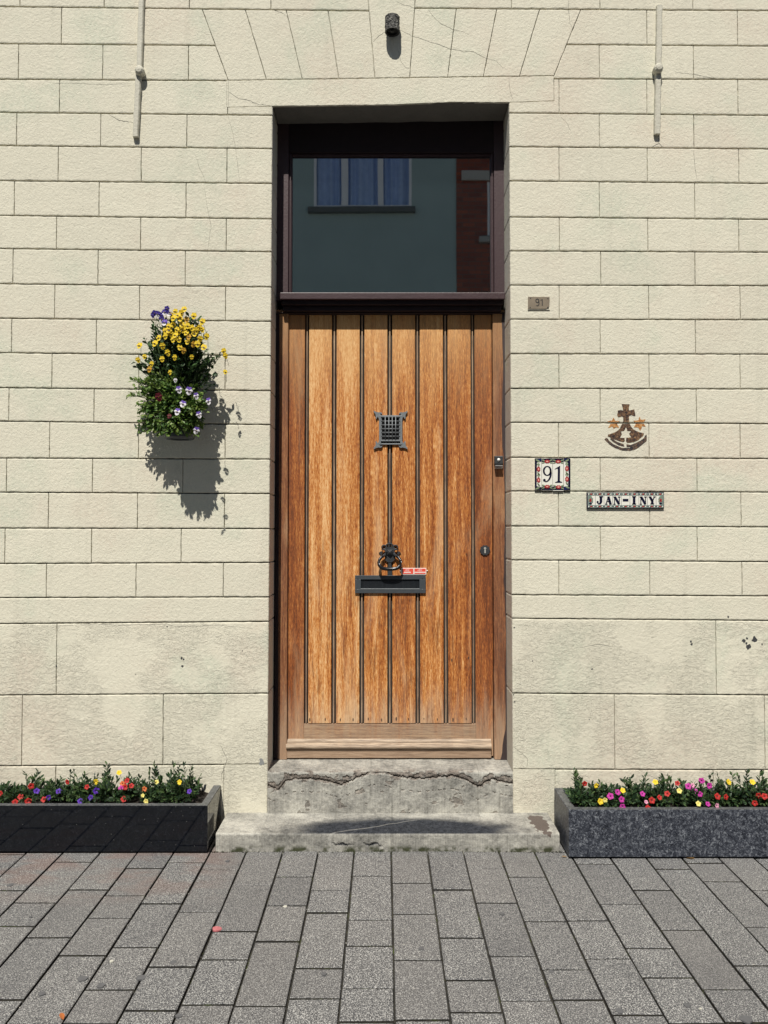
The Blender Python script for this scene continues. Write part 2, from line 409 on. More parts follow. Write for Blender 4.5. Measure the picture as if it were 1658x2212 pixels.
# ------------------------------------------------------------------ the house wall: coursed stucco blocks cut from measured joints
def line_x(p, q, x): return p[1] + (q[1] - p[1]) * (x - p[0]) / (q[0] - p[0])
def inter(p1, p2, p3, p4):
    x1, y1, x2, y2, x3, y3, x4, y4 = *p1, *p2, *p3, *p4
    d = (x1 - x2) * (y3 - y4) - (y1 - y2) * (x3 - x4)
    a = x1 * y2 - y1 * x2; b = x3 * y4 - y3 * x4
    return ((a * (x3 - x4) - (x1 - x2) * b) / d, (a * (y3 - y4) - (y1 - y2) * b) / d)
def block(mb, poly, widths, depth=.009, mp=lambda u, v, d: (u, d, v), seg=.018, jit=.0010, relief=None):
    """chamfered block with its own slightly ragged edges; poly counter-clockwise in (u,v)"""
    A = sum(poly[i][0] * poly[(i + 1) % len(poly)][1] - poly[(i + 1) % len(poly)][0] * poly[i][1] for i in range(len(poly)))
    if A < 0: poly = poly[::-1]; widths = widths[::-1]; widths = widths[1:] + widths[:1]
    n = len(poly)
    def inset(k):
        out = []
        L = []
        for i in range(n):
            (x1, y1), (x2, y2) = poly[i], poly[(i + 1) % n]
            l = math.hypot(x2 - x1, y2 - y1) or 1e-9; nx, ny = -(y2 - y1) / l, (x2 - x1) / l
            w_ = widths[i] * k
            L.append(((x1 + nx * w_, y1 + ny * w_), (x2 + nx * w_, y2 + ny * w_)))
        for i in range(n):
            a = L[i - 1]; b = L[i]
            try: out.append(inter(a[0], a[1], b[0], b[1]))
            except ZeroDivisionError: out.append(b[0])
        return out
    rings = [(poly, depth), (inset(.58), depth), (inset(.68), depth * .25), (inset(1), 0), (inset(1.9), -.0004)]
    counts = [max(1, int(math.hypot(poly[(i + 1) % n][0] - poly[i][0], poly[(i + 1) % n][1] - poly[i][1]) / seg)) for i in range(n)]
    pts = []; m = sum(counts)
    for ri, (pl, d) in enumerate(rings):
        for i in range(n):
            for k in range(counts[i]):
                t = k / counts[i]
                u = pl[i][0] * (1 - t) + pl[(i + 1) % n][0] * t; v = pl[i][1] * (1 - t) + pl[(i + 1) % n][1] * t
                if ri in (1, 2, 3) and k and widths[i] > 0:
                    u += R.uniform(-jit, jit); v += R.uniform(-jit, jit)
                pts.append(mp(u, v, d + (R.uniform(0, .0006) if ri == 3 else 0)))
    fs = []
    for r in range(1, 4):
        for k in range(m):
            k2 = (k + 1) % m
            fs.append((r * m + k, r * m + k2, (r + 1) * m + k2, (r + 1) * m + k))
    fs.append(tuple(range(4 * m, 5 * m)))
    mb.add(pts, fs)
    b0 = len(mb.v) - len(pts)
    own = [i for i in range(n) for _ in range(counts[i])]; tone = R.random() * .98 + .01
    for i in range(len(mb.a) - len(fs), len(mb.a)): mb.a[i] = tone
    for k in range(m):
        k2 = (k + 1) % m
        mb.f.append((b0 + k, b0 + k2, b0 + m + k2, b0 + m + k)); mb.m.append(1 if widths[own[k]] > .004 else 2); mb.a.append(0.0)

WH, WV = .0041, .0021       # chamfer widths of bed joints and of head joints
ZMIN, XMIN, XMAX = -.03, -3.3, 3.3
OPL = (( -.5003, 3.23), (-.5110, .08)); OPR = ((.5622, 3.23), (.5650, .08))
def rowline(x0, y0, x1, y1): return (at(x0, y0, 0), at(x1, y1, 0))
LROW = [rowline(0, a, 588, b) for a, b in [(14, 21), (94, 99.3), (171, 174.6), (242.6, 248.8), (314, 321), (390, 396), (465, 472.6), (536.6, 543.5), (612.5, 619.6), (687, 693.8), (761.5, 768), (837, 843.5), (909, 917), (989, 991.4), (1062.8, 1066), (1140.3, 1141.4), (1217, 1214.5), (1290.6, 1289), (1346.8, 1341.7), (1501, 1497), (1654, 1650.5)]]
RROW = [rowline(1101, a, 1658, b) for a, b in [(19, 23), (95, 99.3), (169.5, 171.6), (243.6, 249), (316.6, 321.4), (390.4, 395.9), (468.2, 473.7), (541.6, 544.5), (615.4, 616.8), (689, 690.5), (763.7, 764.6), (838.5, 840), (912, 914.8), (987.4, 990.4), (1060, 1062.6), (1135.7, 1137.8), (1209, 1213), (1284.3, 1286.9), (1335, 1340), (1496.8, 1501), (1661, 1662.5)]]
LJ = [[43, 225, 409, 585], [133, 302], [40, 222, 407], [128.6, 302, 491.7], [36, 217.5, 403.5], [125.7, 305, 490], [31, 214, 401.7], [122, 303.6, 488.5], [28, 211.7, 400], [118, 301.3, 486.8], [25, 208, 398], [112, 299.5, 486], [19, 203, 396.5], [107, 299, 486], [14, 199.5, 394.7], [104.5, 296.8, 484.6], [10.5, 197.5, 391], [100, 293.6, 482], [], [122], [352]]
RJ = [[1104.4, 1295, 1496], [1396.5, 1592], [1294, 1497], [1207, 1396.5, 1593], [1294, 1498], [1207, 1397.6, 1595], [1294, 1500], [1207.7, 1398.7, 1595], [1297, 1500.6], [1207.4, 1400.7, 1598], [1296, 1501.5], [1206.8, 1401.3, 1598], [1296, 1503.6], [1205.9, 1401.3, 1598], [1296, 1505], [1205.9, 1402.8, 1600], [1296.5, 1505.4], [1206.6, 1403, 1602], [], [1546], [1327]]
def zat(row, x): return line_x(row[0], row[1], x)
house = thing('house_wall', (0, 0, 0), 'cream painted stucco house front scored into blocks around the wooden door', 'house wall')
mas = MB(); arch = MB()
up = lambda x: ((x, -1), (x, 6))
def vline(px, py):
    x, z = at(px, py, 0); return up(x)
def course(mb, top, bot, joints, wt=WH, wb=WH, ws=None):
    """blocks between successive joint lines; ws = widths of the first and last side"""
    for i in range(len(joints) - 1):
        a, b = joints[i], joints[i + 1]
        poly = [inter(*bot, *a), inter(*bot, *b), inter(*top, *b), inter(*top, *a)]
        wl = WV if (i or ws is None) else ws[0]; wr = WV if (i < len(joints) - 2 or ws is None) else ws[1]
        block(mb, poly, [wb, wr, wt, wl])
def rowz(r, dz): return ((r[0][0], r[0][1] + dz), (r[1][0], r[1][1] + dz))
def shifts(xs, lo, hi, step):
    xs = list(xs)
    if not xs: xs = [0]
    while xs[0] - step > lo: xs.insert(0, xs[0] - step)
    while xs[-1] + step < hi: xs.append(xs[-1] + step)
    return xs
# keystone and voussoir lines
VL = [((436, 19), (492, 172)), ((529, 19.5), (575, 172)), ((617.5, 21), (652.6, 171)), ((707.7, 20), (731.7, 171)), ((795, 0), (809.6, 169.5)), ((896.5, 0), (884.8, 166)), ((985, 20), (966.6, 166)), ((1072.5, 20), (1044, 164)), ((1164.6, 22.6), (1122, 163)), ((1252.6, 24), (1195.7, 164))]
VL = [(at(*a, 0), at(*b, 0)) for a, b in VL]
LINT = (at(492, 173.5, 0), at(1196, 163.5, 0))
TOPZ = [rowz(LROW[0], .160 * i) for i in range(0, 8)]; TOPR = [rowz(RROW[0], .160 * i) for i in range(0, 8)]
AM = (at(436, 19.2, 0), at(1252, 20.5, 0))
# course straight above row A, on both sides of the keystone
KL, KR = VL[4], VL[5]
jl = [vline(x, -10) for x in shifts([43, 225, 409, 585], -760, 600, 184)]; jl = [up(XMIN)] + jl
course(mas, TOPZ[1], LROW[0], jl + [KL])
jr = [vline(x, -10) for x in shifts([1104.4, 1295, 1496], 1090, 2400, 198)] + [up(XMAX)]
course(mas, TOPR[1], RROW[0], [KR] + jr)
# keystone
block(arch, [inter(*LINT, *KL), inter(*LINT, *KR), inter(*TOPR[1], *KR), inter(*TOPZ[1], *KL)], [WV, WV, WH, WV])
for i in range(1, 7):      # courses above the frame
    xs = shifts([XMIN + (.2 if i % 2 else .38) + .38], XMIN + .1, XMAX - .1, .385)
    course(mas, TOPZ[i + 1] if i < 7 else TOPZ[i], TOPZ[i], [up(x) for x in [XMIN] + xs + [XMAX]])
def avg(a, b): return a
for i in range(0, 9):       # voussoirs
    if i == 4: continue
    t = LROW[0] if i < 4 else RROW[0]
    block(arch, [inter(*LINT, *VL[i]), inter(*LINT, *VL[i + 1]), inter(*t, *VL[i + 1]), inter(*t, *VL[i])], [.0022, WV, WH, WV])
# lintel band over the opening
LB = (at(492, 232, 0), at(589, 229.5, 0)); RB = (at(1099, 221.5, 0), at(1196, 218, 0))
xl = at(492, 200, 0)[0]; xr = at(1196, 200, 0)[0]
OTL = inter(*OPL, *LB); OTR = inter(*OPR, *RB)
lz = lambda x: line_x(LINT[0], LINT[1], x)
block(arch, [(xl, LB[0][1]), OTL, (-.2, OTL[1] + .004), (.05, OTL[1] + .007), (.3, OTR[1] + .001), OTR, (xr, RB[1][1]), (xr, lz(xr)), (xl, lz(xl))], [.0012, .0015, .0015, .0015, .0015, .0012, .0012, .0022, .0012])
# left courses
ls = zat
for i in range(1, 22):
    top = LROW[i - 1]; bot = LROW[i] if i < 21 else ((-1, ZMIN), (1, ZMIN))
    js = LJ[i]if i < 21 else [120]
    ym = 14 + 75 * i
    if i in (1, 2): last = VL[0]
    else: last = OPL
    zc = (zat(top, -1) + zat(bot, -1)) / 2
    ym = CZ  # vertical joints are true verticals; x from the middle of their course
    py = 1151 - (zc - CZ) * 488
    if i == 18 + 0: js = LJ[18]
    xs = [at(x, py, 0)[0] for x in js]
    if i == 18: xs = [-2.0]
    if i == 20: pass
    xs = shifts(xs, XMIN + .1, -9, .379 if i < 19 else .62)
    if i == 21:
        xp = at(483, 1700, 0)[0]
        course(mas, top, bot, [up(x) for x in [XMIN] + shifts([at(120, 1700, 0)[0]], XMIN + .1, -9, .62)] + [up(xp)], ws=(WV, .0012))
        block(mas, [(xp, ZMIN), inter(*OPL, (-1, ZMIN), (1, ZMIN)), inter(*OPL, *top), (xp, zat(top, xp))], [.001, .003, 0, .0012], depth=.004)
    elif i == 3:
        # last block in this course meets the lintel band
        J = [up(x) for x in [XMIN] + xs]
        course(mas, top, bot, J)
        block(mas, [(xs[-1], zat(bot, xs[-1])), inter(*OPL, *bot), OTL, (xs[-1], LB[0][1])], [WH, .003, .0008, WV])
    else:
        J = [up(x) for x in [XMIN] + xs] + [last]
        if i == 18: J = [up(XMIN), up(-2.0), OPL]
        course(mas, top, bot, J, ws=(WV, WV if last is VL[0] else .003), wb=(0.0008 if i == 20 and False else WH))
for i in range(1, 22):
    top = RROW[i - 1]; bot = RROW[i] if i < 21 else ((-1, ZMIN), (1, ZMIN))
    js = RJ[i] if i < 21 else [1540]
    zc = (zat(top, 1) + zat(bot, 1)) / 2; py = 1151 - (zc - CZ) * 488
    xs = [at(x, py, 0)[0] for x in js]
    xs = shifts(xs, 99, XMAX - .1, .40 if i < 19 else .66) if xs else []
    if i == 21:
        xp = at(1198.6, 1700, 0)[0]
        course(mas, top, bot, [up(x) for x in [xp] + shifts([at(1540, 1700, 0)[0]], 99, XMAX - .1, .66) + [XMAX]], ws=(.0012, WV))
        block(mas, [inter(*OPR, (-1, ZMIN), (1, ZMIN)), (xp, ZMIN), (xp, zat(top, xp)), inter(*OPR, *top)], [.001, .0012, 0, .003], depth=.004)
    elif i == 3:
        x0 = xs[0]
        block(mas, [inter(*OPR, *bot), (x0, zat(bot, x0)), (x0, zat(top, x0)), (xr, zat(top, xr)), (xr, RB[1][1]), OTR], [WH, WV, WH, .0012, .0008, .003])
        course(mas, top, bot, [up(x) for x in xs + [XMAX]])
    elif i in (1, 2): course(mas, top, bot, [VL[9]] + [up(x) for x in xs + [XMAX]])
    elif i == 18: course(mas, top, bot, [OPR, up(2.1), up(XMAX)], ws=(.003, WV))
    else: course(mas, top, bot, [OPR] + [up(x) for x in xs + [XMAX]], ws=(.003, WV))
# core behind the joints
TZ = zat(TOPZ[7], 0)
bk = .0105
mas.box(XMIN, -.515, bk, .35, ZMIN, TZ - .003); mas.box(.5675, XMAX, bk, .35, ZMIN, TZ - .003)
mas.box(-.514, .5665, bk, .35, 3.262, TZ - .003); mas.box(-.514, .5665, .30, .35, ZMIN, 3.262)
# small filler left of the lintel band, between row C and the band
block(mas, [(at(491, 0, 0)[0] - .002, LB[0][1] - .0), (xl + .004, LB[0][1]), (xl + .004, lz(xl)), (at(491, 0, 0)[0] - .002, lz(xl))], [.0005] * 4, depth=.006)
M_JOINT_SHADE = flat('dirt and shade in the joints', (.07, .068, .06), .95, var=.6, scale=40); M_HEAD_SHADE = flat('dust and shade in head joints', (.34, .33, .27), .95, var=.6, scale=25)  # groove shade put into the joint floor colour, along with some dirt
mas.build('stucco_blocks', [M_WALL, M_JOINT_SHADE, M_HEAD_SHADE], house)
arch.build('flat_arch', [M_WALL, M_JOINT_SHADE, M_HEAD_SHADE], house)
# reveals: same courses turned into the opening
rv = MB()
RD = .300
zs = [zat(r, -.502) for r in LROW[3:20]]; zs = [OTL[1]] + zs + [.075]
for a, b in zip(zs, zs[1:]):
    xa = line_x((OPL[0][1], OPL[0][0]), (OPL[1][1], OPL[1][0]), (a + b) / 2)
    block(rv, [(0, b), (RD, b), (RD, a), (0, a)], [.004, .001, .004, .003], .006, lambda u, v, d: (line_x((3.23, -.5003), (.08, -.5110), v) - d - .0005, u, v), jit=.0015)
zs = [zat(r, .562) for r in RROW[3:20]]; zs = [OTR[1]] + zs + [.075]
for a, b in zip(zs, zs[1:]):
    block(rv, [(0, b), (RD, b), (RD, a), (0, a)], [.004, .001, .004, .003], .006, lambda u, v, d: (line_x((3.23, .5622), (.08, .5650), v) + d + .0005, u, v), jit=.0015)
rv.build('door_reveal', [m_wall('reveal stucco', False, (.52, .49, .42)), M_JOINT_SHADE, M_HEAD_SHADE], house)
sf = MB(); n = 30
vsl = []
for j in range(5):
    for i in range(n + 1):
        t = i / n; x = OTL[0] + (OTR[0] - OTL[0]) * t; z = OTL[1] + (OTR[1] - OTL[1]) * t + .004 + .003 * noise.noise(Vector((x * 9, j * 2, 1)))
        vsl.append((x, .0005 + j * .075, z))
sf.add(vsl, [(j * (n + 1) + i, j * (n + 1) + i + 1, (j + 1) * (n + 1) + i + 1, (j + 1) * (n + 1) + i) for j in range(4) for i in range(n)])
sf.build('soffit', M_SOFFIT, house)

# cracks and chips, measured
def crack(pts, w0=.0016, name='crack', y=-.0006):
    q = []
    P = [at(a, b, 0) for a, b in pts]
    for i in range(len(P) - 1):
        l = math.hypot(P[i + 1][0] - P[i][0], P[i + 1][1] - P[i][1]); k = max(2, int(l / .007))
        for j in range(k):
            t = j / k
            q.append((P[i][0] * (1 - t) + P[i + 1][0] * t + R.uniform(-.0013, .0013), P[i][1] * (1 - t) + P[i + 1][1] * t + R.uniform(-.0013, .0013)))
    q.append(P[-1]); n = len(q)
    ws = [w0 * (.35 + .65 * math.sin(PI * (i + .5) / n)) * R.uniform(.6, 1.3) for i in range(n)]
    m = MB()
    m.stroke(q, ws, y, y + .0008); m.build(name, M_CRACK, house)
c2 = lambda x, y: (554 + x * .3341, y * .3341)
c1 = lambda x, y: (x * .36752, y * .36752)
c3 = lambda x, y: (1052.5 + x * .3652, y * .3652)
crack([c2(905, 10), c2(940, 30), c2(990, 40), c2(1025, 55)])
crack([c2(1110, 65), c2(1150, 120), c2(1200, 160), c2(1270, 190), c2(1330, 205), c2(1375, 228)])
crack([c2(930, 195), c2(1000, 230), c2(1100, 265), c2(1180, 290), c2(1250, 318), c2(1330, 330), c2(1400, 335), c2(1480, 378), c2(1550, 395), c2(1590, 440)], .0022)
crack([c2(830, 208), c2(790, 235), c2(752, 270)], .002)
crack([c2(918, 330), c2(930, 390), c2(955, 430), c2(988, 447)], .0014)
crack([c2(112, 65), c2(150, 80), c2(188, 97)], .002)
crack([c1(1345, 540), c1(1400, 580), c1(1460, 590), c1(1520, 615), c1(1590, 622)], .0022)
crack([c1(645, 675), c1(700, 708), c1(785, 720)], .0026)
crack([c1(310, 492), c1(420, 490), c1(600, 498), c1(770, 492)], .0012)
crack([c1(1338, 680), c1(1365, 770), c1(1385, 880), c1(1408, 1070)], .0010)
crack([c1(1150, 910), c1(1170, 980), c1(1210, 1070)], .0010)
crack([c1(1197, 1085), c1(1215, 1200), c1(1240, 1330), c1(1215, 1500)], .0010)
crack([c3(477, 0), c3(480, 70), c3(488, 140), c3(505, 172)], .0014)
crack([c3(125, 455), c3(133, 540), c3(152, 598)], .0013)
crack([c3(1110, 428), c3(1220, 440), c3(1355, 466)], .0020)
crack([c3(975, 870), c3(1015, 848), c3(1033, 868)], .0030)
crack([c3(1014, 812), c3(1008, 845)], .0015)
crack([c3(1218, 890), c3(1225, 980), c3(1238, 1060)], .0015)
crack([c3(432, 690), c3(470, 730), c3(495, 780)], .0009)
pl = lambda x, y: (415.5 + x * .5012, 1578.8 + y * .5012)
crack([pl(1385, 70), pl(1420, 95), pl(1445, 120), pl(1440, 155)], .0016)
crack([pl(120, 60), pl(150, 120), pl(125, 190), pl(128, 222)], .0018)
crack([(120, 1352), (200, 1347), (260, 1350), (360, 1347), (380, 1353), (470, 1350), (545, 1357)], .0014)
crack([(1260, 1397), (1290, 1390), (1325, 1397)], .0018)
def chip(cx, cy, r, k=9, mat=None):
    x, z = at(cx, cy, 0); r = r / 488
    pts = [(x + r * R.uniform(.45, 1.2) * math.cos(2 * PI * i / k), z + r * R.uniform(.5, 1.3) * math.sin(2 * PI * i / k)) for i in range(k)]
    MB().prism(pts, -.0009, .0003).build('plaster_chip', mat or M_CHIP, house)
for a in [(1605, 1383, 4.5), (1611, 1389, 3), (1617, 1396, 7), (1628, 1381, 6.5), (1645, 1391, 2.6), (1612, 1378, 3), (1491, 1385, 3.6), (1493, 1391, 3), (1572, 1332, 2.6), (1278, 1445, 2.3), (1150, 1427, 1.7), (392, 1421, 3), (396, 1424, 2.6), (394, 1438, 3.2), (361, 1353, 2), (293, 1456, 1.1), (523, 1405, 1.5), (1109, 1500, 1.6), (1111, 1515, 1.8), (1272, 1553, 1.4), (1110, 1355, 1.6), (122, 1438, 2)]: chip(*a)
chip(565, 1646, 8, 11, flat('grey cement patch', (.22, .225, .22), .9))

# ------------------------------------------------------------------ stone sill and step
def slab(name, x0, x1, prof, fn, mat, label, nx=420, ends=True):
    """prof: (y,z) path; fn(x,s,y,z)->(dy,dz,brk)"""
    vs = []; br = []
    for j, (y, z) in enumerate(prof):
        for i in range(nx + 1):
            x = x0 + (x1 - x0) * i / nx
            dx, dy, dz, b = fn(x, j, y, z); vs.append((x + dx, y + dy, z + dz)); br.append(b)
    fs = [(j * (nx + 1) + i, (j + 1) * (nx + 1) + i, (j + 1) * (nx + 1) + i + 1, j * (nx + 1) + i + 1) for j in range(len(prof) - 1) for i in range(nx)]
    m = len(prof)
    fs.append(tuple(j * (nx + 1) for j in range(m))); fs.append(tuple(j * (nx + 1) + nx for j in range(m - 1, -1, -1)))
    mb = MB(); mb.add(vs, fs); L = ((x0 + x1) / 2, prof[-1][0], 0)
    o = mb.build(name, mat, None, (0, 0, 0), smooth=False)
    a = o.data.attributes.new('brk', 'FLOAT', 'POINT'); a.data.foreach_set('value', br)
    return o
ZB = at(829, 1637.5, .18)[1]; 
CR = [(328, 235), (370, 255), (400, 215), (450, 205), (500, 205), (560, 210), (640, 232), (700, 205), (770, 175), (830, 180), (880, 195), (980, 205), (1060, 198), (1120, 192), (1180, 210), (1230, 240), (1290, 205), (1365, 225)]
CR = [at(*pl(a, b), -.006) for a, b in CR]
def crz(x):
    for (a, za), (b, zb) in zip(CR, CR[1:]):
        if x <= b: return za + (zb - za) * max(0, min(1, (x - a) / (b - a)))
    return CR[-1][1]
prof = [(.29, ZB)] + [(.18 - .182 * i / 16, ZB - .004 * i / 16) for i in range(17)] + [(-.006, ZB - .007)] + [(-.008, ZB - .010 - (ZB - .075) * i / 76) for i in range(1, 76)]
prof += [(-.008, .066), (.29, .066)]
def fsill(x, j, y, z):
    nz = noise.fractal(Vector((x * 22, y * 22, z * 22)), 1, 2, 5)
    n2 = noise.fractal(Vector((x * 60, 3, z * 60)), 1, 2, 4)
    if y > .19: return 0, 0, 0, 0
    if y > -.003:
        e = max(0, 1 - (y + .003) / .05)
        return 0, 0, nz * .0012 - e * max(0, nz + .1) * .006, min(1, max(0, nz * 3 - .2)) * e
    h1 = noise.noise(Vector((x * 55, 7, 0))); h2 = noise.noise(Vector((x * 150, 9, 0)))
    cz = crz(x) + .005 * h1 + .004 * h2
    d = z - cz
    crk = math.exp(-(d / .0035) ** 2)
    h3 = noise.fractal(Vector((x * 26, 1, z * 40)), 1, 2, 5)
    brk = 1.0 if (.75 * h3 + .52 - abs(d - .010) / .026) > 0 else 0.0
    patch = 1.0 if noise.fractal(Vector((x * 14, 5, z * 20)), 1, 2, 5) > .50 else 0.0
    steps = math.floor((n2 * .5 + h3) * 4) / 4
    dep = crk * .010 + brk * (.0035 + .0035 * steps) + patch * .002
    sl2 = math.exp(-((z - cz + .055 + .01 * h1) / .0025) ** 2) * (1 if h1 > .05 else 0); dep += sl2 * .003; crk = max(crk, sl2 * .7)
    brk *= .8; patch *= .6
    return 0, dep + n2 * .0008, 0, min(1, max(brk, crk * 1.0, patch))
o = slab('stone_threshold', -.5098, .5638, prof, fsill, M_SILL, '')
tag(o, 'cracked pale stone threshold block directly under the wooden door', 'threshold stone')
SX0, SX1 = at(461.6, 1801, -.27)[0], at(1212.4, 1801, -.27)[0]
SYF = ground(829, 1839)[1]; SZ = at(829, 1800, SYF)[1]
print('step', SX0, SX1, SYF, SZ, 'ZB', ZB)
prof = [(.05, SZ + .002)] + [(.0 + (SYF + .006) * i / 14, SZ + .001) for i in range(15)] + [(SYF + .002, SZ - .0015), (SYF, SZ - .006)] + [(SYF, SZ - .006 - (SZ - .006) * i / 12) for i in range(1, 13)] + [(SYF, -.02), (.05, -.02)]
def fstep(x, j, y, z):
    nz = noise.fractal(Vector((x * 16, y * 16, z * 16)), 1, 2, 5); n2 = noise.fractal(Vector((x * 50, y * 50, z * 50)), 1, 2, 4)
    b = 0; dz = dy = 0
    if y > SYF + .004: dz = nz * .0012
    elif z > -.01:
        dy = n2 * .0009
        # chipped crack low on the front
        for cx, w_ in ((-.17, .05), (-.045, .05)):
            zc = .030 + .012 * noise.noise(Vector((x * 40, cx, 0))) + .006 * noise.noise(Vector((x * 130, cx, 0))); k = math.exp(-((z - zc) / .0032) ** 2) * max(0, 1 - abs(x - cx) / w_)
            dy += k * .010; b = max(b, k)
    return 0, dy, dz, b
o = slab('doorstep', SX0, SX1, prof, fstep, M_STEP, '')
tag(o, 'low wide pale doorstep slab with a dark worn patch, between the two granite planters', 'doorstep')

# ------------------------------------------------------------------ frame round door and window
YF, YL = .158, .176
fr = thing('door_frame', (.03, YF, ZB), 'dark brown painted frame holding the window pane above the wooden door', 'door frame')
xRL, xRR = -.5055, .5655
jL0, jL1 = xRL, at(621, 1150, YF)[0]; jR0, jR1 = at(1065.5, 1150, YF)[0], xRR
zTB = at(829, 632, .10)[1]                       # top of the ledge
zT1 = at(829, 646, .095)[1]                      # its lower front edge
zT2 = at(829, 678, YF)[1]
for a, b in ((jL0, jL1), (jR0, jR1)):
    MB().box(a, b, YF, .27, ZB, zT2 + .02, .003, tone=.15).build('jamb', M_JAMB, fr)
# peeled dark strip along the right jamb and a dark foot
pp = MB()
zz = [ZB + i * (zT2 - ZB) / 60 for i in range(61)]
wd = [max(.003, .007 + .010 * noise.noise(Vector((z * 3.1, 0, 2))) + .004 * noise.noise(Vector((z * 19, 1, 2))) + (.022 * max(0, 1 - (z - ZB) / .16))+ (.008 * max(0, min(1, (z - 1.55) * 5)))) for z in zz]
for i in range(60):
    pp.prism([(jR1 - .001, zz[i]), (jR1 - .001, zz[i + 1]), (jR1 - wd[i + 1], zz[i + 1]), (jR1 - wd[i], zz[i])], YF - .0008, YF + .001)
pp.build('old_paint_strip', flat('old dark paint', (.035, .022, .022), .6, var=.3, scale=60), fr)
MB().box(jL0 + .001, jL0 + .018, YF - .006, YF + .01, ZB + .003, zT2, .002).build('edge_strip', M_FRAME_SHADE, fr)
# window part
zH = at(829, 329, YF)[1]; zG0 = at(829, 631, YF + .03)[1]
gx0, gx1 = at(631, 480, YF + .03)[0], at(1058, 480, YF + .03)[0]
sL = at(623, 480, YF)[0]; sR = at(1066.5, 480, YF)[0]
MB().box(xRL, sL, YF, .25, zTB - .02, 3.235, .003).build('window_stile', M_FRAME, fr)
MB().box(sR, xRR, YF, .25, zTB - .02, 3.235, .003).build('window_stile', M_FRAME, fr)
MB().box(sL, sR, YF, .25, zH, 3.235, .003).build('window_head', M_FRAME_SHADE, fr)
b = MB()
b.box(sL, gx0, YF + .014, .25, zTB, zH, .002); b.box(gx1, sR, YF + .014, .25, zTB, zH, .002); b.box(gx0, gx1, YF + .014, .25, zH - .008, zH, .002)
b.box(sL + .004, sL + .010, YF + .006, YF + .02, zTB, zH - .001, .0015); b.box(sR - .010, sR - .004, YF + .006, YF + .02, zTB, zH - .001, .0015)
b.build('glazing_bead', M_FRAME, fr)
g = G('dark window glass')
dust = g.noise(160, 2, .9); streak = g.noise(1, 4, .6, g.sc((30, 1, 2)))
gl = g.fin((.004, .006, .007), g.ramp(dust, [(.3, .012), (.8, .02)]), g.bump(g.noise(2.6, 2, .4), .0003, .5), ior=4.4)
g.l(g.mix(g.sstep(dust, .70, .78), g.mix(g.sstep(streak, .5, .8), (.003, .005, .006), (.007, .010, .011)), (.06, .065, .065)), g.b.inputs['Base Color'])
MB().box(gx0 - .004, gx1 + .004, YF + .030, YF + .036, zTB - .004, zH - .004).build('window_pane', gl, fr)
MB().box(gx0 - .006, gx1 + .006, YF + .060, YF + .07, zTB - .004, zH).build('backing_board', M_BLACK, fr)
# ledge between window and door
lx0, lx1 = at(604.5, 640, .10)[0], at(1090.5, 640, .10)[0]
b = MB()
b.box(lx0, lx1, .095, .26, zT1, zTB, .003); b.build('ledge', M_FRAME, fr)
b = MB()
b.box(lx0 + .004, lx1 - .006, .112, .26, zT1 - .020, zT1 - .0005, .003); b.box(lx0 + .008, lx1 - .012, .130, .26, zT1 - .044, zT1 - .0205, .003)
b.box(xRL, xRR, YF - .010, .26, zT2, zT1 - .0445, .003)
b.build('moulding', M_FRAME_SHADE, fr)

# ------------------------------------------------------------------ the door
xD0, xD1 = at(621.5, 1150, YL)[0], at(1063.5, 1150, YL)[0]
zP = at(829, 1562, YL)[1]; zR = at(829, 1597.5, YL)[1]
door = thing('front_door', ((xD0 + xD1) / 2, YL, ZB), 'weathered orange brown plank door with iron fittings, under the window pane', 'door')
beads = [(658, 665.5), (716.5, 725.3), (777, 785.6), (837.2, 846.1), (897.5, 906), (958, 966.5), (1018, 1025)]
bx = [(at(a - .8, 1150, YL)[0], at(b + .8, 1150, YL)[0]) for a, b in beads]
edges = [xD0] + [e for p in bx for e in p] + [xD1]
lf = MB(); zTOP = zT2 + .01
tones = [.16, .95, .88, .66, .50, .62, .40, .06]
zsn = [zP + (zTOP - zP) * i / 40 for i in range(41)]
for k in range(8):
    a, c = edges[2 * k], edges[2 * k + 1]
    z0 = ZB + .012 if k in (0, 7) else zP
    if k == 0: a += .001
    if k == 7: c -= .001
    lf.box(a, c, YL, YL + .04, z0, zTOP, .0022, 0, tones[k])
lf.box(bx[0][0], bx[6][1], YL + .001, YL + .04, zR - .0, zP - .0025, .0012, 2, .4)
lf.box(xD0 + .001, xD1 - .001, YL + .016, YL + .045, ZB + .004, zTOP, 0, 1)
# the stile foot fills out to the rail joint
for k in range(7):
    a, c = bx[k]; w_ = c - a
    lf.box(a + w_ * .34, c - w_ * .34, YL + .004, YL + .03, zP, zTOP, .0025, 3, .3 + .5 * R.random())
    lf.box(a + w_ * .27 + w_ * .17, c - w_ * .40, YL + .0012, YL + .0035, zP, zTOP, 0, 1) if False else None
for cx, cy in ((275, 1405), (380, 1403), (482, 1406), (569, 1405), (672, 1400), (764, 1407), (862, 1400), (946, 1402), (1050, 1398), (1142, 1403), (1248, 1406), (1338, 1400), (1337, 280), (1240, 1000), (1352, 985)):
    x, z = at(581.7 + cx * .3174, 1107.9 + cy * .3174, YL)
    h = R.uniform(.5, 1)
    lf.prism([(x + .0030 * math.cos(t) * h, z + .0095 * math.sin(t) * h) for t in [2 * PI * i / 10 for i in range(10)]], YL - .0006, YL + .001, 1)
leaf = lf.build('planked_leaf', [M_WOOD, M_GROOVE, M_WOODH, M_BEAD], door)
z1 = at(829, 1599, YL - .02)[1]; z2 = at(829, 1616.5, YL - .03)[1]
b = MB(); xa, xb = at(617.5, 1600, YL - .02)[0], at(1061, 1600, YL - .02)[0]
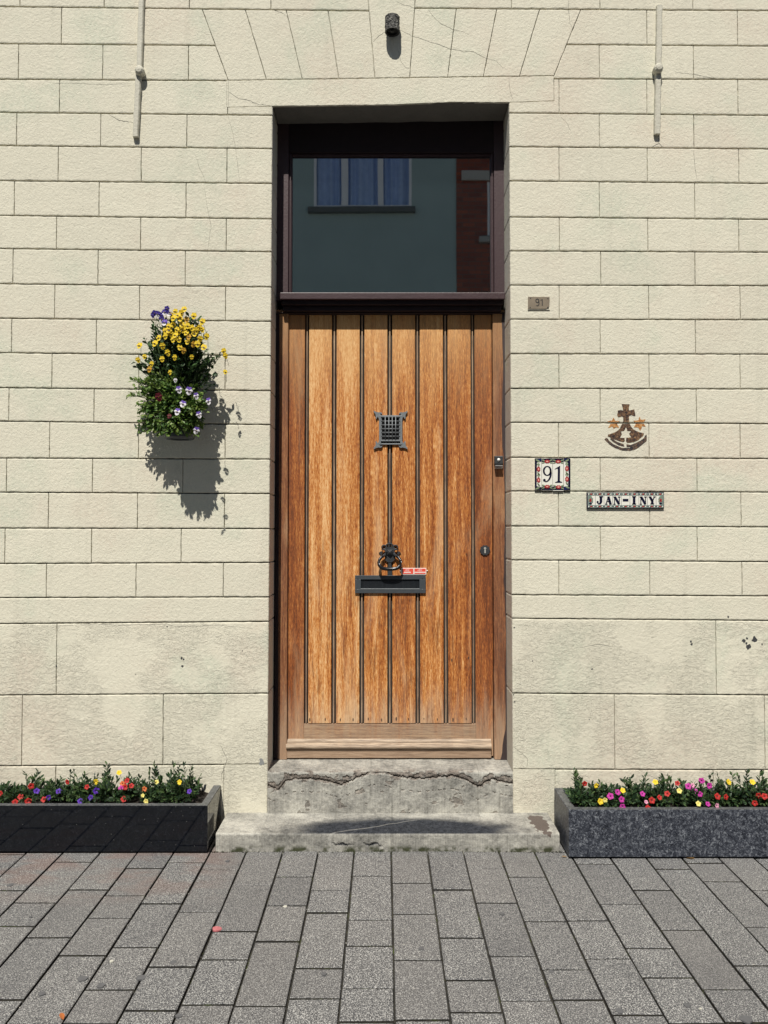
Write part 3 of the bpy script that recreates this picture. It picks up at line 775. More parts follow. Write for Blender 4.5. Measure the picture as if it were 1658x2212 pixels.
YZ = lambda pts, x0, x1, mb: mb.add([(x0, y, z) for y, z in pts] + [(x1, y, z) for y, z in pts], [tuple(range(len(pts)))] + [tuple(range(2 * len(pts) - 1, len(pts) - 1, -1))] + [(i, len(pts) + i, len(pts) + (i + 1) % len(pts), (i + 1) % len(pts)) for i in range(len(pts))], 0, .6)
YZ([(YL + .01, z1 + .004), (YL - .004, z1 + .003), (YL - .010, z1 - .004), (YL - .012, z1 - .010), (YL - .010, z1 - .011), (YL - .022, z1 - .018), (YL - .026, z2 + .008), (YL - .025, z2), (YL + .01, z2)], xa, xb, b)
b.build('weatherboard', M_WOODG, door)
MB().box(xa, xb, YL - .014, YL + .01, ZB + .006, z2 - .006, .002, 0, .3).build('bottom_rail', m_wood('grey bottom rail', weather=.5, horiz=True, dark=.6), door)

# grille
gp = lambda x, y, Y=YL - .012: at(797.7 + x * .053457, 880.8 + y * .053457, Y)
gr = MB()
ya, yb = YL - .012, YL + .001
def rect(mb, x0, y0, x1, y1, f, yf, yb, mi=0):
    a = f(x0, y0); c = f(x1, y1); mb.box(min(a[0], c[0]), max(a[0], c[0]), yf, yb, min(a[1], c[1]), max(a[1], c[1]), .0007, mi)
rect(gr, 385, 290, 462, 1480, gp, ya, yb); rect(gr, 1240, 290, 1325, 1480, gp, ya, yb)
rect(gr, 462, 295, 1240, 372, gp, ya, yb); rect(gr, 462, 1425, 1240, 1478, gp, ya + .003, yb); rect(gr, 462, 1290, 1240, 1345, gp, ya, yb)
rect(gr, 462, 372, 500, 1290, gp, ya + .004, yb); rect(gr, 1195, 372, 1240, 1290, gp, ya + .004, yb)
ear = [(385, 470), (365, 395), (330, 355), (300, 395), (290, 435), (262, 440), (245, 380), (255, 320), (235, 240), (170, 170), (172, 100), (250, 150), (380, 180), (430, 160), (500, 190), (520, 260), (450, 220), (425, 240), (470, 300)]
for sx, sy in ((0, 0), (1, 0), (0, 1), (1, 1)):
    gr.prism([gp(x if not sx else 1700 - x + 5, y if not sy else 1770 - y) for x, y in ear], ya + .002, yb)
grille = gr.build('grille', M_IRONG, door)
for x in (635, 782, 918, 1058):
    a, c = gp(x, 340), gp(x, 1310); MB().tube([(a[0], ya + .001, a[1]), (c[0], ya + .001, c[1])], .0021, 8).build('bar', M_IRONG, grille, smooth=True)
for y in (525, 680, 835, 985, 1140):
    a, c = gp(470, y), gp(1235, y); MB().tube([(a[0], ya + .004, a[1]), (c[0], ya + .004, c[1])], .0019, 8).build('bar', M_IRONG, grille, smooth=True)
b = MB(); rect(b, 440, 345, 1260, 1470, gp, yb - .0035, yb - .0012); b.build('dark_hatch', M_BLACK, grille)

# knocker
kp = lambda x, y, Y: P3(803.2 + x * .046776, 1163.3 + y * .046776, Y)
kn = MB(); xz = lambda v: (v.x, v.z)
y0 = YL - .006
cx = 820
kn.prism([xz(kp(x, y, y0)) for x, y in [(600, 380), (1040, 380), (1010, 560), (1060, 820), (1040, 980), (900, 1090), (740, 1090), (600, 980), (580, 820), (630, 560)]], YL - .010, YL + .001)
kn.prism([xz(kp(x, y, y0)) for x, y in [(760, 1060), (880, 1060), (930, 1650), (950, 1700), (870, 1790), (830, 1790), (760, 1710), (720, 1640)]], YL - .008, YL + .001)
kn.prism([xz(kp(x, y, y0)) for x, y in [(740, 215), (790, 150), (850, 190), (900, 215), (880, 250), (760, 250)]], YL - .008, YL + .001)
def arc(c, rx, ry, a0, a1, Y, n=14): return [kp(c[0] + rx * math.cos(math.radians(a0 + (a1 - a0) * i / n)), c[1] - ry * math.sin(math.radians(a0 + (a1 - a0) * i / n)), Y) for i in range(n + 1)]
kn.tube(arc((810, 330), 165, 110, 0, 180, y0), .0030, 8); kn.tube(arc((560, 390), 105, 90, -10, 200, y0), .0032, 8); kn.tube(arc((1075, 390), 105, 90, -20, 190, y0), .0032, 8)
kn.tube([kp(800, 240, y0), kp(800, 390, y0)], .0015, 6)
for sgn in (-1, 1):
    q = [(360, 520), (280, 480), (200, 510), (165, 600), (200, 710), (300, 790), (420, 850)]
    pts = [kp(820 + sgn * (x), y, YL - .012 - .008 * i / 6) for i, (x, y) in enumerate(q)]
    kn.tube(pts, [.0026, .0046, .0056, .0060, .0060, .0060, .0060], 8)
    kn.prism([xz(kp(820 + sgn * x, y, y0)) for x, y in [(330, 560), (440, 590), (510, 650), (430, 690), (395, 780), (350, 700)]], YL - .007, YL + .001)
a = kp(690, 500, y0); c = kp(950, 740, y0)
ap = kp(820, 625, YL - .030)
kn.add([(a.x, YL - .014, a.z), (c.x, YL - .014, a.z), (c.x, YL - .014, c.z), (a.x, YL - .014, c.z), tuple(ap)], [(4, 1, 0), (4, 2, 1), (4, 3, 2), (4, 0, 3)])
kn.box(a.x, c.x, YL - .014, YL, c.z, a.z)
knocker = kn.build('knocker', M_IRON, door, smooth=False)
rg = MB(); pts = []; q = [(300, 800), (400, 860), (470, 960), (510, 1080), (500, 1200), (420, 1310), (300, 1370), (150, 1395), (0, 1400)]
full = [(-x, y) for x, y in q] + [(x, y) for x, y in q[::-1][1:]]
rg.tube([kp(820 + x, y, YL - .020 - .022 * min(1, (y - 780) / 500)) for x, y in full], [.0062 + .0024 * math.sin(PI * i / (len(full) - 1)) for i in range(len(full))], 12)
for x in (745, 825, 900): rg.tube(arc((x, 1400), 22, 22, 0, 1, YL - .040, 1), .001, 4) if False else None
m = kp(820, 1400, YL - .042)
for dx in (-.0045, 0, .0045): rg.tube([m + Vector((dx - .0016, 0, 0)), m + Vector((dx + .0016, 0, 0))], .0082 if dx == 0 else .0076, 12)
rg.build('ring', flat('worn black iron', (.028, .029, .032), .22, metal=.6, var=.3, scale=80), knocker, smooth=True)

# letter plate
lp = lambda x, y, Y=YL - .008: at(720.2 + x * .2004, 858.6 + y * .2004, Y)
b = MB()
rect(b, 230, 1915, 992, 1958, lp, YL - .010, YL + .002); rect(b, 230, 2064, 992, 2106, lp, YL - .010, YL + .002)
rect(b, 230, 1957, 294, 2065, lp, YL - .010, YL + .002); rect(b, 925, 1957, 992, 2065, lp, YL - .010, YL + .002)
letter = b.build('letter_plate', flat('black letter plate', (.050, .058, .066), .42, var=.2, scale=50), door)
b = MB(); rect(b, 292, 1956, 927, 2066, lp, YL - .001, YL + .0015, 0)
a, c = lp(295, 1960), lp(925, 2062)
for i in range(230):
    x = a[0] + (c[0] - a[0]) * (i + .5) / 230 + R.uniform(-.0004, .0004)
    b.add([(x - .0005, YL - .004, a[1]), (x + .0005, YL - .0035, a[1]), (x + .0005 + R.uniform(-.0006, .0006), YL - .0050, c[1] + R.uniform(0, .0025)), (x - .0005, YL - .0046, c[1])], [(0, 3, 2, 1)])
b.build('brush', M_BRUSH, letter)
b = MB(); rect(b, 292, 2056, 927, 2066, lp, YL - .0112, YL - .004); b.build('lower_lip', M_IRONG, letter)
for x, y in ((262, 1953), (957, 1950), (262, 2068), (957, 2066)):
    p = lp(x, y); MB().lathe((p[0], YL - .0095, p[1]), [(.0001, .0016), (.0022, .0012), (.0024, 0)], 'Y', 12).build('screw', M_BLACK if y < 2000 else M_IRONG, letter)

# keyhole rosette
kc = lambda x, y, Y=YL - .005: at(1030.4 + x * .11273, 969.4 + y * .11273, Y)
c0 = kc(148, 1940); rr = abs(kc(243, 1940)[0] - c0[0])
pts = [(c0[0] + rr * (1 + .07 * math.cos(10 * t)) * math.cos(t), c0[1] + rr * (1 + .07 * math.cos(10 * t)) * math.sin(t)) for t in [2 * PI * i / 80 for i in range(80)]]
ro = MB().prism(pts, YL - .006, YL + .001).build('lock_rosette', M_IRON, door)
b = MB(); a = kc(148, 1905); c = kc(148, 1990)
b.lathe((a[0], YL - .0062, a[1]), [(.0001, .003), (.0050, .003), (.0056, .0)], 'Y', 20); b.box(a[0] - .0032, a[0] + .0032, YL - .0085, YL - .0062, c[1] - .002, a[1], .001)
b.box(a[0] - .0006, a[0] + .0006, YL - .0095, YL - .0088, a[1] - .003, a[1] + .003, 0, 1)
b.build('lock_cylinder', [flat('dull nickel', (.50, .49, .45), .4, metal=.2), M_BLACK], ro)

# sticker plate: two red labels under a clear strip
sp_ = lambda x, y, Y=YL - .003: at(858.7 + x * .046776, 1218.7 + y * .046776, Y)
st = MB(); rect(st, 165, 165, 740, 470, sp_, YL - .0035, YL - .0012, 1); rect(st, 745, 165, 1315, 470, sp_, YL - .0035, YL - .0012, 1)
a = sp_(205, 190); c = sp_(715, 440); st.box(a[0], c[0], YL - .0040, YL - .003, c[1], a[1]); a = sp_(768, 190); c = sp_(1288, 440); st.box(a[0], c[0], YL - .0040, YL - .003, c[1], a[1])
F5 = dict(N=[(0, 0), (0, 1), (1, 0), (1, 1)], E=[[(1, 0), (0, 0), (0, 1), (1, 1)], [(0, .5), (.8, .5)]])
def small(mb, ch, x, y, w_, h, wd, f, yf, mi):
    segs = F5[ch] if isinstance(F5[ch][0], list) else [F5[ch]]
    for s_ in segs: mb.stroke([f(x + u * w_, y - v * h) for u, v in s_], wd, yf, yf + .0006, mi)
for ox in (345, 925):
    for i, ch in enumerate('NEE'): small(st, ch, ox + i * 72, 312, 52, 92, .0012, sp_, YL - .0046, 1)
for x0, x1 in ((285, 612), (778, 1285)):   # line of tiny print, unreadable in the photo
    x = x0
    while x < x1 - 10:
        w_ = R.uniform(14, 26); a = sp_(x, 338 + R.uniform(0, 5)); c = sp_(min(x1, x + w_), 388 - R.uniform(0, 4)); st.box(a[0], c[0], YL - .0046, YL - .0038, c[1], a[1], 0, 1); x += w_ + 5
sk = st.build('mail_sticker', [M_RED, M_LABELW], door)
for x, y in ((125, 300), (1358, 290)):
    p = sp_(x, y); MB().lathe((p[0], YL, p[1]), [(.0030, 0), (.0030, .0035), (.0022, .0048), (.0001, .0052)], 'Y', 16).build('screw_cap', M_WHITEB, sk, smooth=True)

# ------------------------------------------------------------------ doorbell on the right jamb
bp = lambda x, y, Y=YF - .02: at(1030.4 + x * .11273, 969.4 + y * .11273, Y)
a, c = bp(330, 135), bp(494, 285)
bell = thing('doorbell', ((a[0] + c[0]) / 2, YF, c[1]), 'small black doorbell with a white round button on the right door jamb', 'doorbell')
MB().box(a[0], c[0], YF - .020, YF, c[1], a[1], .0015).build('housing', M_IRON, bell)
p = bp(410, 207); MB().lathe((p[0], YF - .020, p[1]), [(.0072, 0), (.0072, .0015), (.006, .002), (.0055, .005), (.004, .0065), (.0001, .007)], 'Y', 24).build('push_button', M_WHITEB, bell, smooth=True)
a2, c2_ = bp(338, 318), bp(490, 372)
b = MB(); b.box(a2[0], c2_[0], YF - .026, YF - .022, c2_[1], a2[1], .0012); b.box(a2[0], c2_[0], YF - .024, YF, c2_[1] - .001, c2_[1] + .003, .001); b.build('steel_lip', M_CHROME, bell)
b = MB(); b.box(a2[0] + .001, c2_[0] - .001, YF - .020, YF, c2_[1] + .004, c[1] - .0005, .001); b.build('back_plate', M_BLACK, bell)

# ------------------------------------------------------------------ number plates, tiles and emblem on the right wall
np_ = lambda x, y, Y=-.006: at(1130.1 + x * .0401, 631.5 + y * .0401, Y)
a, c = np_(248, 232), np_(1412, 885)
pb = thing('brass_number_plate', ((a[0] + c[0]) / 2, 0, c[1]), 'small tarnished brass plate reading 91, upper plate beside the window sill level', 'house number plate')
MB().prism([np_(250, 235), np_(1405, 240), np_(1412, 300), np_(1385, 640), np_(1360, 790), np_(1220, 885), np_(248, 885)], -.0065, .001).build('plate', M_BRASS, pb)
MB().box(a[0] - .001, c[0] + .001, -.0045, .001, c[1] - .004, c[1] - .0005, .0005).build('backing', M_IRONPAINT, pb)
b = MB(); Y = -.0073
def N2(mb, f, Y, nine, one, wd):
    mb.stroke([f(*p) for p in nine], wd, Y, Y + .0015); mb.stroke([f(*p) for p in one], wd, Y, Y + .0015)
N2(b, np_, Y, [(830, 470), (805, 380), (745, 350), (685, 380), (660, 450), (690, 530), (750, 555), (810, 520), (830, 470), (835, 600), (815, 680), (755, 725), (690, 700)], [(930, 440), (1010, 370), (1010, 720)], .0036)
b.build('digits', M_DIGIT, pb)
for x, y in ((378, 315), (1315, 330), (360, 805), (1303, 805)):
    p = np_(x, y); MB().lathe((p[0], -.0063, p[1]), [(.0026, 0), (.0024, .001), (.0001, .0016)], 'Y', 12).build('screw', M_DIGIT, pb)

# blue-and-white tiles with 91
tp = lambda x, y, Y=-.010: at(1141.2 + x * .06014, 980.5 + y * .06014, Y)
a, c = tp(220, 150), tp(1500, 1300)
tl = thing('house_number_tiles', ((a[0] + c[0]) / 2, 0, c[1]), 'ceramic tiles reading 91 with red flowers and navy border, right of the doorbell', 'house number')
DY = {0: 0, 1: 15, 2: 30, 3: 5}
for k, (x0, x1) in enumerate(((222, 468), (474, 862), (868, 1254), (1262, 1500))):
    t = MB(); rect(t, x0, 150 + (DY[k] - 10) * .3, x1, 1290 + DY[k], tp, -.010, .001, 0)
    to = t.build('tile', [M_TILEW], tl)
d = MB()
yy = -.0106
def quad(mb, pts, f, mi, Y=yy): mb.prism([f(*p) for p in pts], Y, Y + .0009, mi)
quad(d, [(222, 150), (466, 150), (466, 270), (300, 300), (290, 700), (290, 1150), (466, 1190), (466, 1285), (222, 1280)], tp, 0)
quad(d, [(1500, 150), (1264, 150), (1264, 260), (1400, 300), (1440, 700), (1410, 1150), (1264, 1170), (1264, 1290), (1500, 1290)], tp, 0)
quad(d, [(250, 160), (462, 158), (462, 262), (380, 240)], tp, 1, -.0109); quad(d, [(1268, 160), (1400, 160), (1290, 240)], tp, 1, -.0109); quad(d, [(1268, 1180), (1400, 1200), (1400, 1270), (1268, 1285)], tp, 1, -.0109)
for x0, x1 in ((478, 860), (870, 1250)):
    quad(d, [(x0, 155), (x1, 155), (x1, 285), (x0, 285)], tp, 0); quad(d, [(x0, 1165), (x1, 1165), (x1, 1290), (x0, 1290)], tp, 0)
def blob(mb, f, x, y, rx, ry, mi, Y, k=10, wob=.15, rot=0):
    pts = []
    for i in range(k * 2):
        t = PI * i / k; r = 1 + (wob if i % 2 else -wob); u, v = rx * r * math.cos(t), ry * r * math.sin(t)
        pts.append(f(x + u * math.cos(rot) - v * math.sin(rot), y + u * math.sin(rot) + v * math.cos(rot)))
    mb.prism(pts, Y, Y + .0012, mi)
FL = [(665, 265), (1060, 270), (665, 1165), (1070, 1180)]; FS = [(355, 540), (355, 930), (1372, 520), (1375, 900)]
for x, y in FL:
    for sx in (-1, 1):
        for sy in (-1, 1): blob(d, tp, x + sx * 130, y + sy * 42, 62, 24, 3, -.0112, 6, .08, sx * sy * .35)
    blob(d, tp, x, y, 98, 62, 2, -.0116, 8, .12); blob(d, tp, x, y, 42, 25, 4, -.0119, 6, .1)
for x, y in FS:
    for sy in (-1, 1): blob(d, tp, x - 12 * sy, y + sy * 150, 58, 24, 3, -.0112, 6, .08, 1.1 * sy); blob(d, tp, x + 25 * sy, y + sy * 185, 48, 22, 3, -.0112, 6, .08, .9 * sy)
    blob(d, tp, x, y, 64, 94, 2, -.0116, 8, .12); blob(d, tp, x, y, 26, 40, 4, -.0119, 6, .1)
for x, y, r in ((330, 235, .5), (1370, 235, -.5), (320, 1225, -.4), (1390, 1190, .4)): blob(d, tp, x, y, 90, 30, 3, -.0112, 6, .08, r)
d.build('painted_border', [M_TILEK, M_TILEB, M_TILER, M_TILEG, M_TILEP], tl)
d = MB()
th = [math.radians(a_) for a_ in range(0, 361, 15)]
ring = [(667 + 125 * math.cos(t), 600 - 160 * math.sin(t)) for t in th]
wr = [.0078 if abs(math.cos(t)) > .8 else (.0062 if abs(math.cos(t)) > .45 else .0042) for t in th]
d.stroke([tp(*p) for p in ring], wr, -.0112, -.0098)
d.stroke([tp(*p) for p in ((785, 560), (800, 680), (785, 800), (740, 900), (680, 965), (615, 990), (565, 960))], [.0078, .0082, .0078, .0068, .0052, .0044, .0036], -.0112, -.0098)
blob(d, tp, 565, 935, 48, 48, 0, -.0113, 12, 0)
quad(d, [(1130, 415), (1128, 560), (1122, 960), (1150, 985), (1205, 1000), (1200, 1022), (950, 1024), (948, 1005), (1010, 985), (1040, 960), (1048, 540), (1020, 515), (950, 545), (930, 540), (1000, 490)], tp, 0, -.0112)
d.build('digits', M_TILEK, tl)

# name tiles
jp = lambda x, y, Y=-.010: at(1257.5 + x * .1136, 1052.5 + y * .1136, Y)
a, c = jp(82, 92), jp(1552, 400)
nmt = thing('name_tiles', ((a[0] + c[0]) / 2, 0, c[1]), 'row of ceramic letter tiles reading JAN-INY in a patterned border', 'name plate')
tb = [84, 246, 410, 573, 738, 903, 1072, 1236, 1400, 1552]
t = MB(); rect(t, 82, 90, 1554, 402, jp, -.0085, .001, 0); t.build('navy_surround', M_TILEK, nmt)
for x0, x1 in zip(tb, tb[1:]):
    t = MB(); rect(t, x0 + (16 if x0 == 84 else 1.5), 102, x1 - (10 if x1 == 1552 else 1.5), 388 + R.uniform(-3, 4), jp, -.010, -.002, 0); t.build('tile', M_TILEW, nmt)
d = MB()
quad(d, [(102, 104), (1542, 104), (1542, 153), (102, 153)], jp, 1); quad(d, [(102, 336), (1542, 336), (1542, 386), (102, 386)], jp, 1)
quad(d, [(102, 153), (172, 153), (165, 190), (200, 205), (200, 290), (165, 300), (172, 336), (102, 336)], jp, 1); quad(d, [(1542, 153), (1470, 153), (1476, 190), (1443, 200), (1448, 290), (1480, 300), (1472, 336), (1542, 336)], jp, 1)
for x0, x1 in zip(tb, tb[1:]):
    for y in (127, 361):
        xm = (x0 + x1) / 2
        blob(d, jp, xm, y, 21, 15, 2, -.0112, 6, .2); blob(d, jp, xm - 48, y, 11, 11, 4, -.0112, 5, .1); blob(d, jp, xm + 48, y, 11, 11, 4, -.0112, 5, .1)
        for s_ in (-1, 1): blob(d, jp, xm + s_ * 28, y + 12 * s_, 15, 7, 3, -.0111, 5, .2, .5 * s_); blob(d, jp, xm + s_ * 66, y, 8, 12, 0, -.0111, 5, .2); blob(d, jp, xm + s_ * 28, y - 14 * s_, 12, 5, 0, -.0111, 5, .2)
for x in (150, 1485):
    blob(d, jp, x, 245, 22, 34, 2, -.0114, 6, .2); blob(d, jp, x, 245, 44, 30, 3, -.0111, 6, .3); blob(d, jp, x, 305, 30, 18, 0, -.0111, 6, .3); blob(d, jp, x, 185, 30, 16, 3, -.0111, 6, .3); blob(d, jp, x - 10, 245, 9, 9, 0, -.0117, 5, .1)
d.build('patterned_border', [M_TILEK, M_TILET, M_TILER, M_TILEG, M_LABELW], nmt)
mm = .1136 / 488 * 1.3
def let(mb, strokes):
    for pts, w_ in strokes: mb.stroke([jp(*p) for p in pts], [v * mm for v in (w_ if hasattr(w_, '__len__') else [w_] * len(pts))], -.0112, -.0096)
d = MB()
let(d, [([(315, 174), (392, 174)], 16), ([(350, 178), (350, 270), (338, 300), (312, 312), (288, 302)], [38, 38, 30, 18, 14])]); blob(d, jp, 287, 276, 19, 21, 0, -.0113, 10, 0)
let(d, [([(428, 316), (474, 316)], 13), ([(505, 316), (555, 316)], 13), ([(446, 316), (490, 172)], 13), ([(490, 172), (532, 316)], 36), ([(464, 268), (520, 268)], 12)])
for ox in (0, 500):
    let(d, [([(586 + ox, 180), (632 + ox, 180)], 13), ([(672 + ox, 180), (720 + ox, 180)], 13), ([(586 + ox, 317), (628 + ox, 317)], 13), ([(608 + ox, 180), (608 + ox, 317)], 12), ([(698 + ox, 180), (698 + ox, 322)], 12), ([(614 + ox, 178), (694 + ox, 318)], 34)])
let(d, [([(765, 240), (872, 240)], 36), ([(942, 174), (1018, 174)], 15), ([(942, 314), (1018, 314)], 15), ([(980, 170), (980, 316)], 38)])
let(d, [([(1255, 178), (1310, 178)], 13), ([(1345, 178), (1387, 178)], 13), ([(1290, 312), (1360, 312)], 14), ([(1325, 250), (1325, 312)], 36), ([(1283, 180), (1326, 258)], 34), ([(1367, 180), (1328, 258)], 14)])
d.build('letters', M_TILEK, nmt)

# emblem
ep = lambda x, y: at(1290.7 + x * .07351, 864.2 + y * .07351, 0)
E_ = {
 'cross': (M_EMB, [(700, 115), (930, 115), (905, 250), (910, 300), (950, 300), (1065, 262), (1085, 340), (1098, 470), (1040, 460), (990, 435), (925, 455), (905, 490), (915, 650), (960, 750), (1030, 850), (1130, 910), (1350, 975), (1335, 1040), (1180, 1170), (1050, 1230), (860, 1250), (820, 1195), (840, 1100), (985, 1095), (915, 985), (980, 905), (860, 895), (825, 785), (765, 895), (665, 910), (705, 1000), (640, 1100), (780, 1110), (790, 1195), (740, 1230), (600, 1190), (430, 1130), (290, 1060), (300, 1010), (430, 970), (560, 910), (650, 830), (700, 700), (740, 640), (745, 500), (700, 475), (640, 490), (585, 500), (565, 430), (590, 300), (640, 292), (750, 300)]),
 'lower_band': (M_EMBK, [(190, 1150), (240, 1100), (285, 1120), (330, 1190), (450, 1290), (600, 1360), (700, 1400), (950, 1400), (950, 1372), (840, 1372), (835, 1290), (950, 1312), (1100, 1262), (1250, 1190), (1340, 1120), (1400, 1020), (1435, 1020), (1435, 1190), (1370, 1250), (1240, 1350), (1110, 1440), (930, 1485), (700, 1470), (500, 1400), (330, 1290)]),
 'inner_band': (M_EMBK, [(370, 1105), (420, 1125), (560, 1225), (760, 1295), (780, 1360), (620, 1325), (460, 1230), (360, 1150)]),
 'star': (M_EMBO, [(455, 510), (510, 610), (640, 610), (560, 680), (620, 810), (530, 785), (460, 830), (420, 765), (300, 820), (370, 700), (280, 620), (410, 600)]),
 'star2': (M_EMBO, [(1225, 485), (1255, 580), (1395, 560), (1340, 660), (1400, 780), (1300, 760), (1240, 900), (1190, 800), (1060, 790), (1120, 680), (1040, 600), (1190, 590)])}
def clip(poly, z0, above):
    out = []
    for i in range(len(poly)):
        a_, b_ = poly[i - 1], poly[i]; ia = (a_[1] > z0) == above; ib = (b_[1] > z0) == above
        if ia != ib:
            t_ = (z0 - a_[1]) / (b_[1] - a_[1]); out.append((a_[0] + (b_[0] - a_[0]) * t_, z0))
        if ib: out.append(b_)
    return out
em = thing('stone_emblem', (*at(1350, 974, 0)[:1], 0, at(1350, 974, 0)[1]), 'brown stone emblem of a cross and stars in the wall above the name tiles', 'wall emblem')
for k, (m_, poly) in E_.items():
    pts = []
    P = [ep(*p) for p in poly]
    for i in range(len(P)):                     # ragged hand-cut outline
        q = P[(i + 1) % len(P)]; l = math.hypot(q[0] - P[i][0], q[1] - P[i][1]); kk = max(1, int(l / .005))
        for j in range(kk):
            t_ = j / kk; pts.append((P[i][0] * (1 - t_) + q[0] * t_ + R.uniform(-.0007, .0007), P[i][1] * (1 - t_) + q[1] * t_ + R.uniform(-.0007, .0007)))
    zr = zat(RROW[12], at(1350, 912, 0)[0])
    mb = MB()
    for ab, z0 in ((True, zr + .0042), (False, zr - .0042)):
        cc = clip(pts, z0, ab)
        if len(cc) > 3: mb.prism(cc, -.0016, .002)
    mb.build('star' if k.startswith('star') else k, m_, em)

# ------------------------------------------------------------------ iron wall anchors and the lamp stub
def anchor(xs, top, knob, low, label, hook=False):
    b0 = at(low[2], low[3], 0); a = thing('wall_anchor', (b0[0], 0, b0[1]), label, 'wall anchor', 'painted iron wall anchors')
    def bar(x0, y0, x1, y1, wv, name, proud=.018):
        p, q = at(x0, y0, 0), at(x1, y1, 0); h = wv / 488 / 2; n = 14; mb = MB(); vs = []
        for i in range(n + 1):
            t = i / n; x = p[0] + (q[0] - p[0]) * t + R.uniform(-.0008, .0008); z = p[1] + (q[1] - p[1]) * t; r = h * R.uniform(.94, 1.05)
            vs += [(x - r, .001, z), (x - r * .9, -proud * .8, z), (x - r * .6, -proud, z), (x + r * .6, -proud, z), (x + r * .9, -proud * .8, z), (x + r, .001, z)]
        fs = [(i * 6 + k, i * 6 + k + 1, (i + 1) * 6 + k + 1, (i + 1) * 6 + k) for i in range(n) for k in range(5)] + [tuple(range(5, -1, -1)), tuple(range(n * 6, n * 6 + 6))]
        mb.add(vs, fs).build(name, M_IRONPAINT, a, recalc=True)
    bar(*top, 13, 'upper_bar'); bar(*low, 13.5, 'lower_bar', .020)
    p = at(*knob, -.02); mb = MB(); r = .0215
    mb.lathe((p[0], .0, p[1]), [(r * .9, 0), (r, .02), (r * .95, .034), (r * .6, .042), (.0001, .044)], 'Y', 10)
    mb.build('knob', M_IRONPAINT, a)
    return a
a1 = anchor(0, (308.5, -40, 302.5, 150), (302.5, 155), (301, 163, 294.5, 299), 'painted iron wall anchor above the hanging flower basket, left of the door')
a2 = anchor(0, (1422, 16, 1420, 145), (1420, 150), (1419, 160, 1417, 293), 'painted iron wall anchor right of the door, above the emblem')
c = at(847, 48, -.05)
ls_ = thing('wall_lamp', (c[0], 0, c[1] - .034), 'small rough grey cylindrical lamp on the keystone above the door', 'lamp')
b = MB(); prof = []
x, z0, z1_ = c[0], at(847, 64, -.055)[1], at(847, 32, -.055)[1]
n = 32; rows = 14; vs = []
for j in range(rows + 1):
    for k in range(n):
        t = 2 * PI * k / n; r = .0325 + .0016 * noise.noise(Vector((math.cos(t) * 5, math.sin(t) * 5, j * 1.1))) * 2
        vs.append((x + r * math.cos(t), -.036 + r * math.sin(t), z0 + (z1_ - z0) * j / rows))
b.add(vs, [(j * n + k, j * n + (k + 1) % n, (j + 1) * n + (k + 1) % n, (j + 1) * n + k) for j in range(rows) for k in range(n)] + [tuple(range(rows * n, rows * n + n))])
g = G('corroded cast metal'); kk = g.vor(140); 
b.build('shade', g.fin(g.ramp(g.noise(90, 4, .7), [(.42, (.025, .024, .024)), (.62, (.17, .165, .15))]), .85, g.bump(kk, .004, 1)), ls_)
b = MB(); b.lathe((x, -.036, z0), [(.0315, .030), (.0315, .002), (.026, .002), (.026, .012), (.010, .014), (.008, .003), (.0001, .001)], 'Z', 24); b.build('bulb_socket', flat('dark socket', (.02, .02, .02), .6), ls_)

# ------------------------------------------------------------------ planters
def planter(name, x0, x1, yf, yb, z, th, mf, mt, label):
    p = thing(name, ((x0 + x1) / 2, (yf + yb) / 2, 0), label, 'planter', 'long granite planters')
    MB().box(x0, x1, yf, yf + .030, .008, z, .0018).build('front_panel', mf, p)
    MB().box(x0, x1, yb - .030, yb, .008, z, .0018).build('back_panel', mf, p)
    MB().box(x0, x0 + th, yf + .0302, yb - .0302, .008, z - .0005, .0018).build('end_panel', mf, p)
    MB().box(x1 - th, x1, yf + .0302, yb - .0302, .008, z - .0005, .0018).build('end_panel', mf, p)
    # worn top of the rim
    r = MB(); e = .0012
    r.box(x0 + .002, x1 - .002, yf + .002, yf + .028, z - .003, z + e); r.box(x0 + .002, x1 - .002, yb - .028, yb - .002, z - .003, z + e)
    r.box(x0 + .002, x0 + th - .002, yf + .0285, yb - .0285, z - .003, z + e - .0006); r.box(x1 - th + .002, x1 - .002, yf + .0285, yb - .0285, z - .003, z + e - .0006)
    r.build('rim', mt, p)
    s = MB(); nx, ny = 90, 12; vs = []
    for j in range(ny + 1):
        for i in range(nx + 1):
            x = x0 + th - .002 + (x1 - x0 - 2 * th + .004) * i / nx; y = yf + .029 + (yb - yf - .058) * j / ny
            vs.append((x, y, z - .028 + .022 * noise.noise(Vector((x * 14, y * 14, 0))) + .006 * noise.noise(Vector((x * 70, y * 70, 0)))))
    s.add(vs, [(j * (nx + 1) + i, j * (nx + 1) + i + 1, (j + 1) * (nx + 1) + i + 1, (j + 1) * (nx + 1) + i) for j in range(ny) for i in range(nx)])
    s.build('soil', M_SOIL, p)
    return p
LYF = ground(448, 1843.5)[1]; LZ = at(440, 1740, LYF)[1]; LX1 = at(448, 1790, LYF)[0]
RYF = ground(1228, 1855)[1]; RZ = at(1300, 1748.5, RYF)[1]; RX0 = at(1228, 1800, RYF)[0]
print('planters', LYF, LZ, LX1, RYF, RZ, RX0)
LYB = LYF + .285; RYB = RYF + .262
planter('granite_planter', LX1 - 1.5, LX1, LYF, LYB, LZ, .033, M_GRL, M_GRT, 'polished black granite planter left of the doorstep, full of petunias')
planter('granite_planter', RX0, RX0 + 1.5, RYF, RYB, RZ, .033, M_GRR, M_GRT, 'blue grey speckled granite planter right of the doorstep, full of petunias')

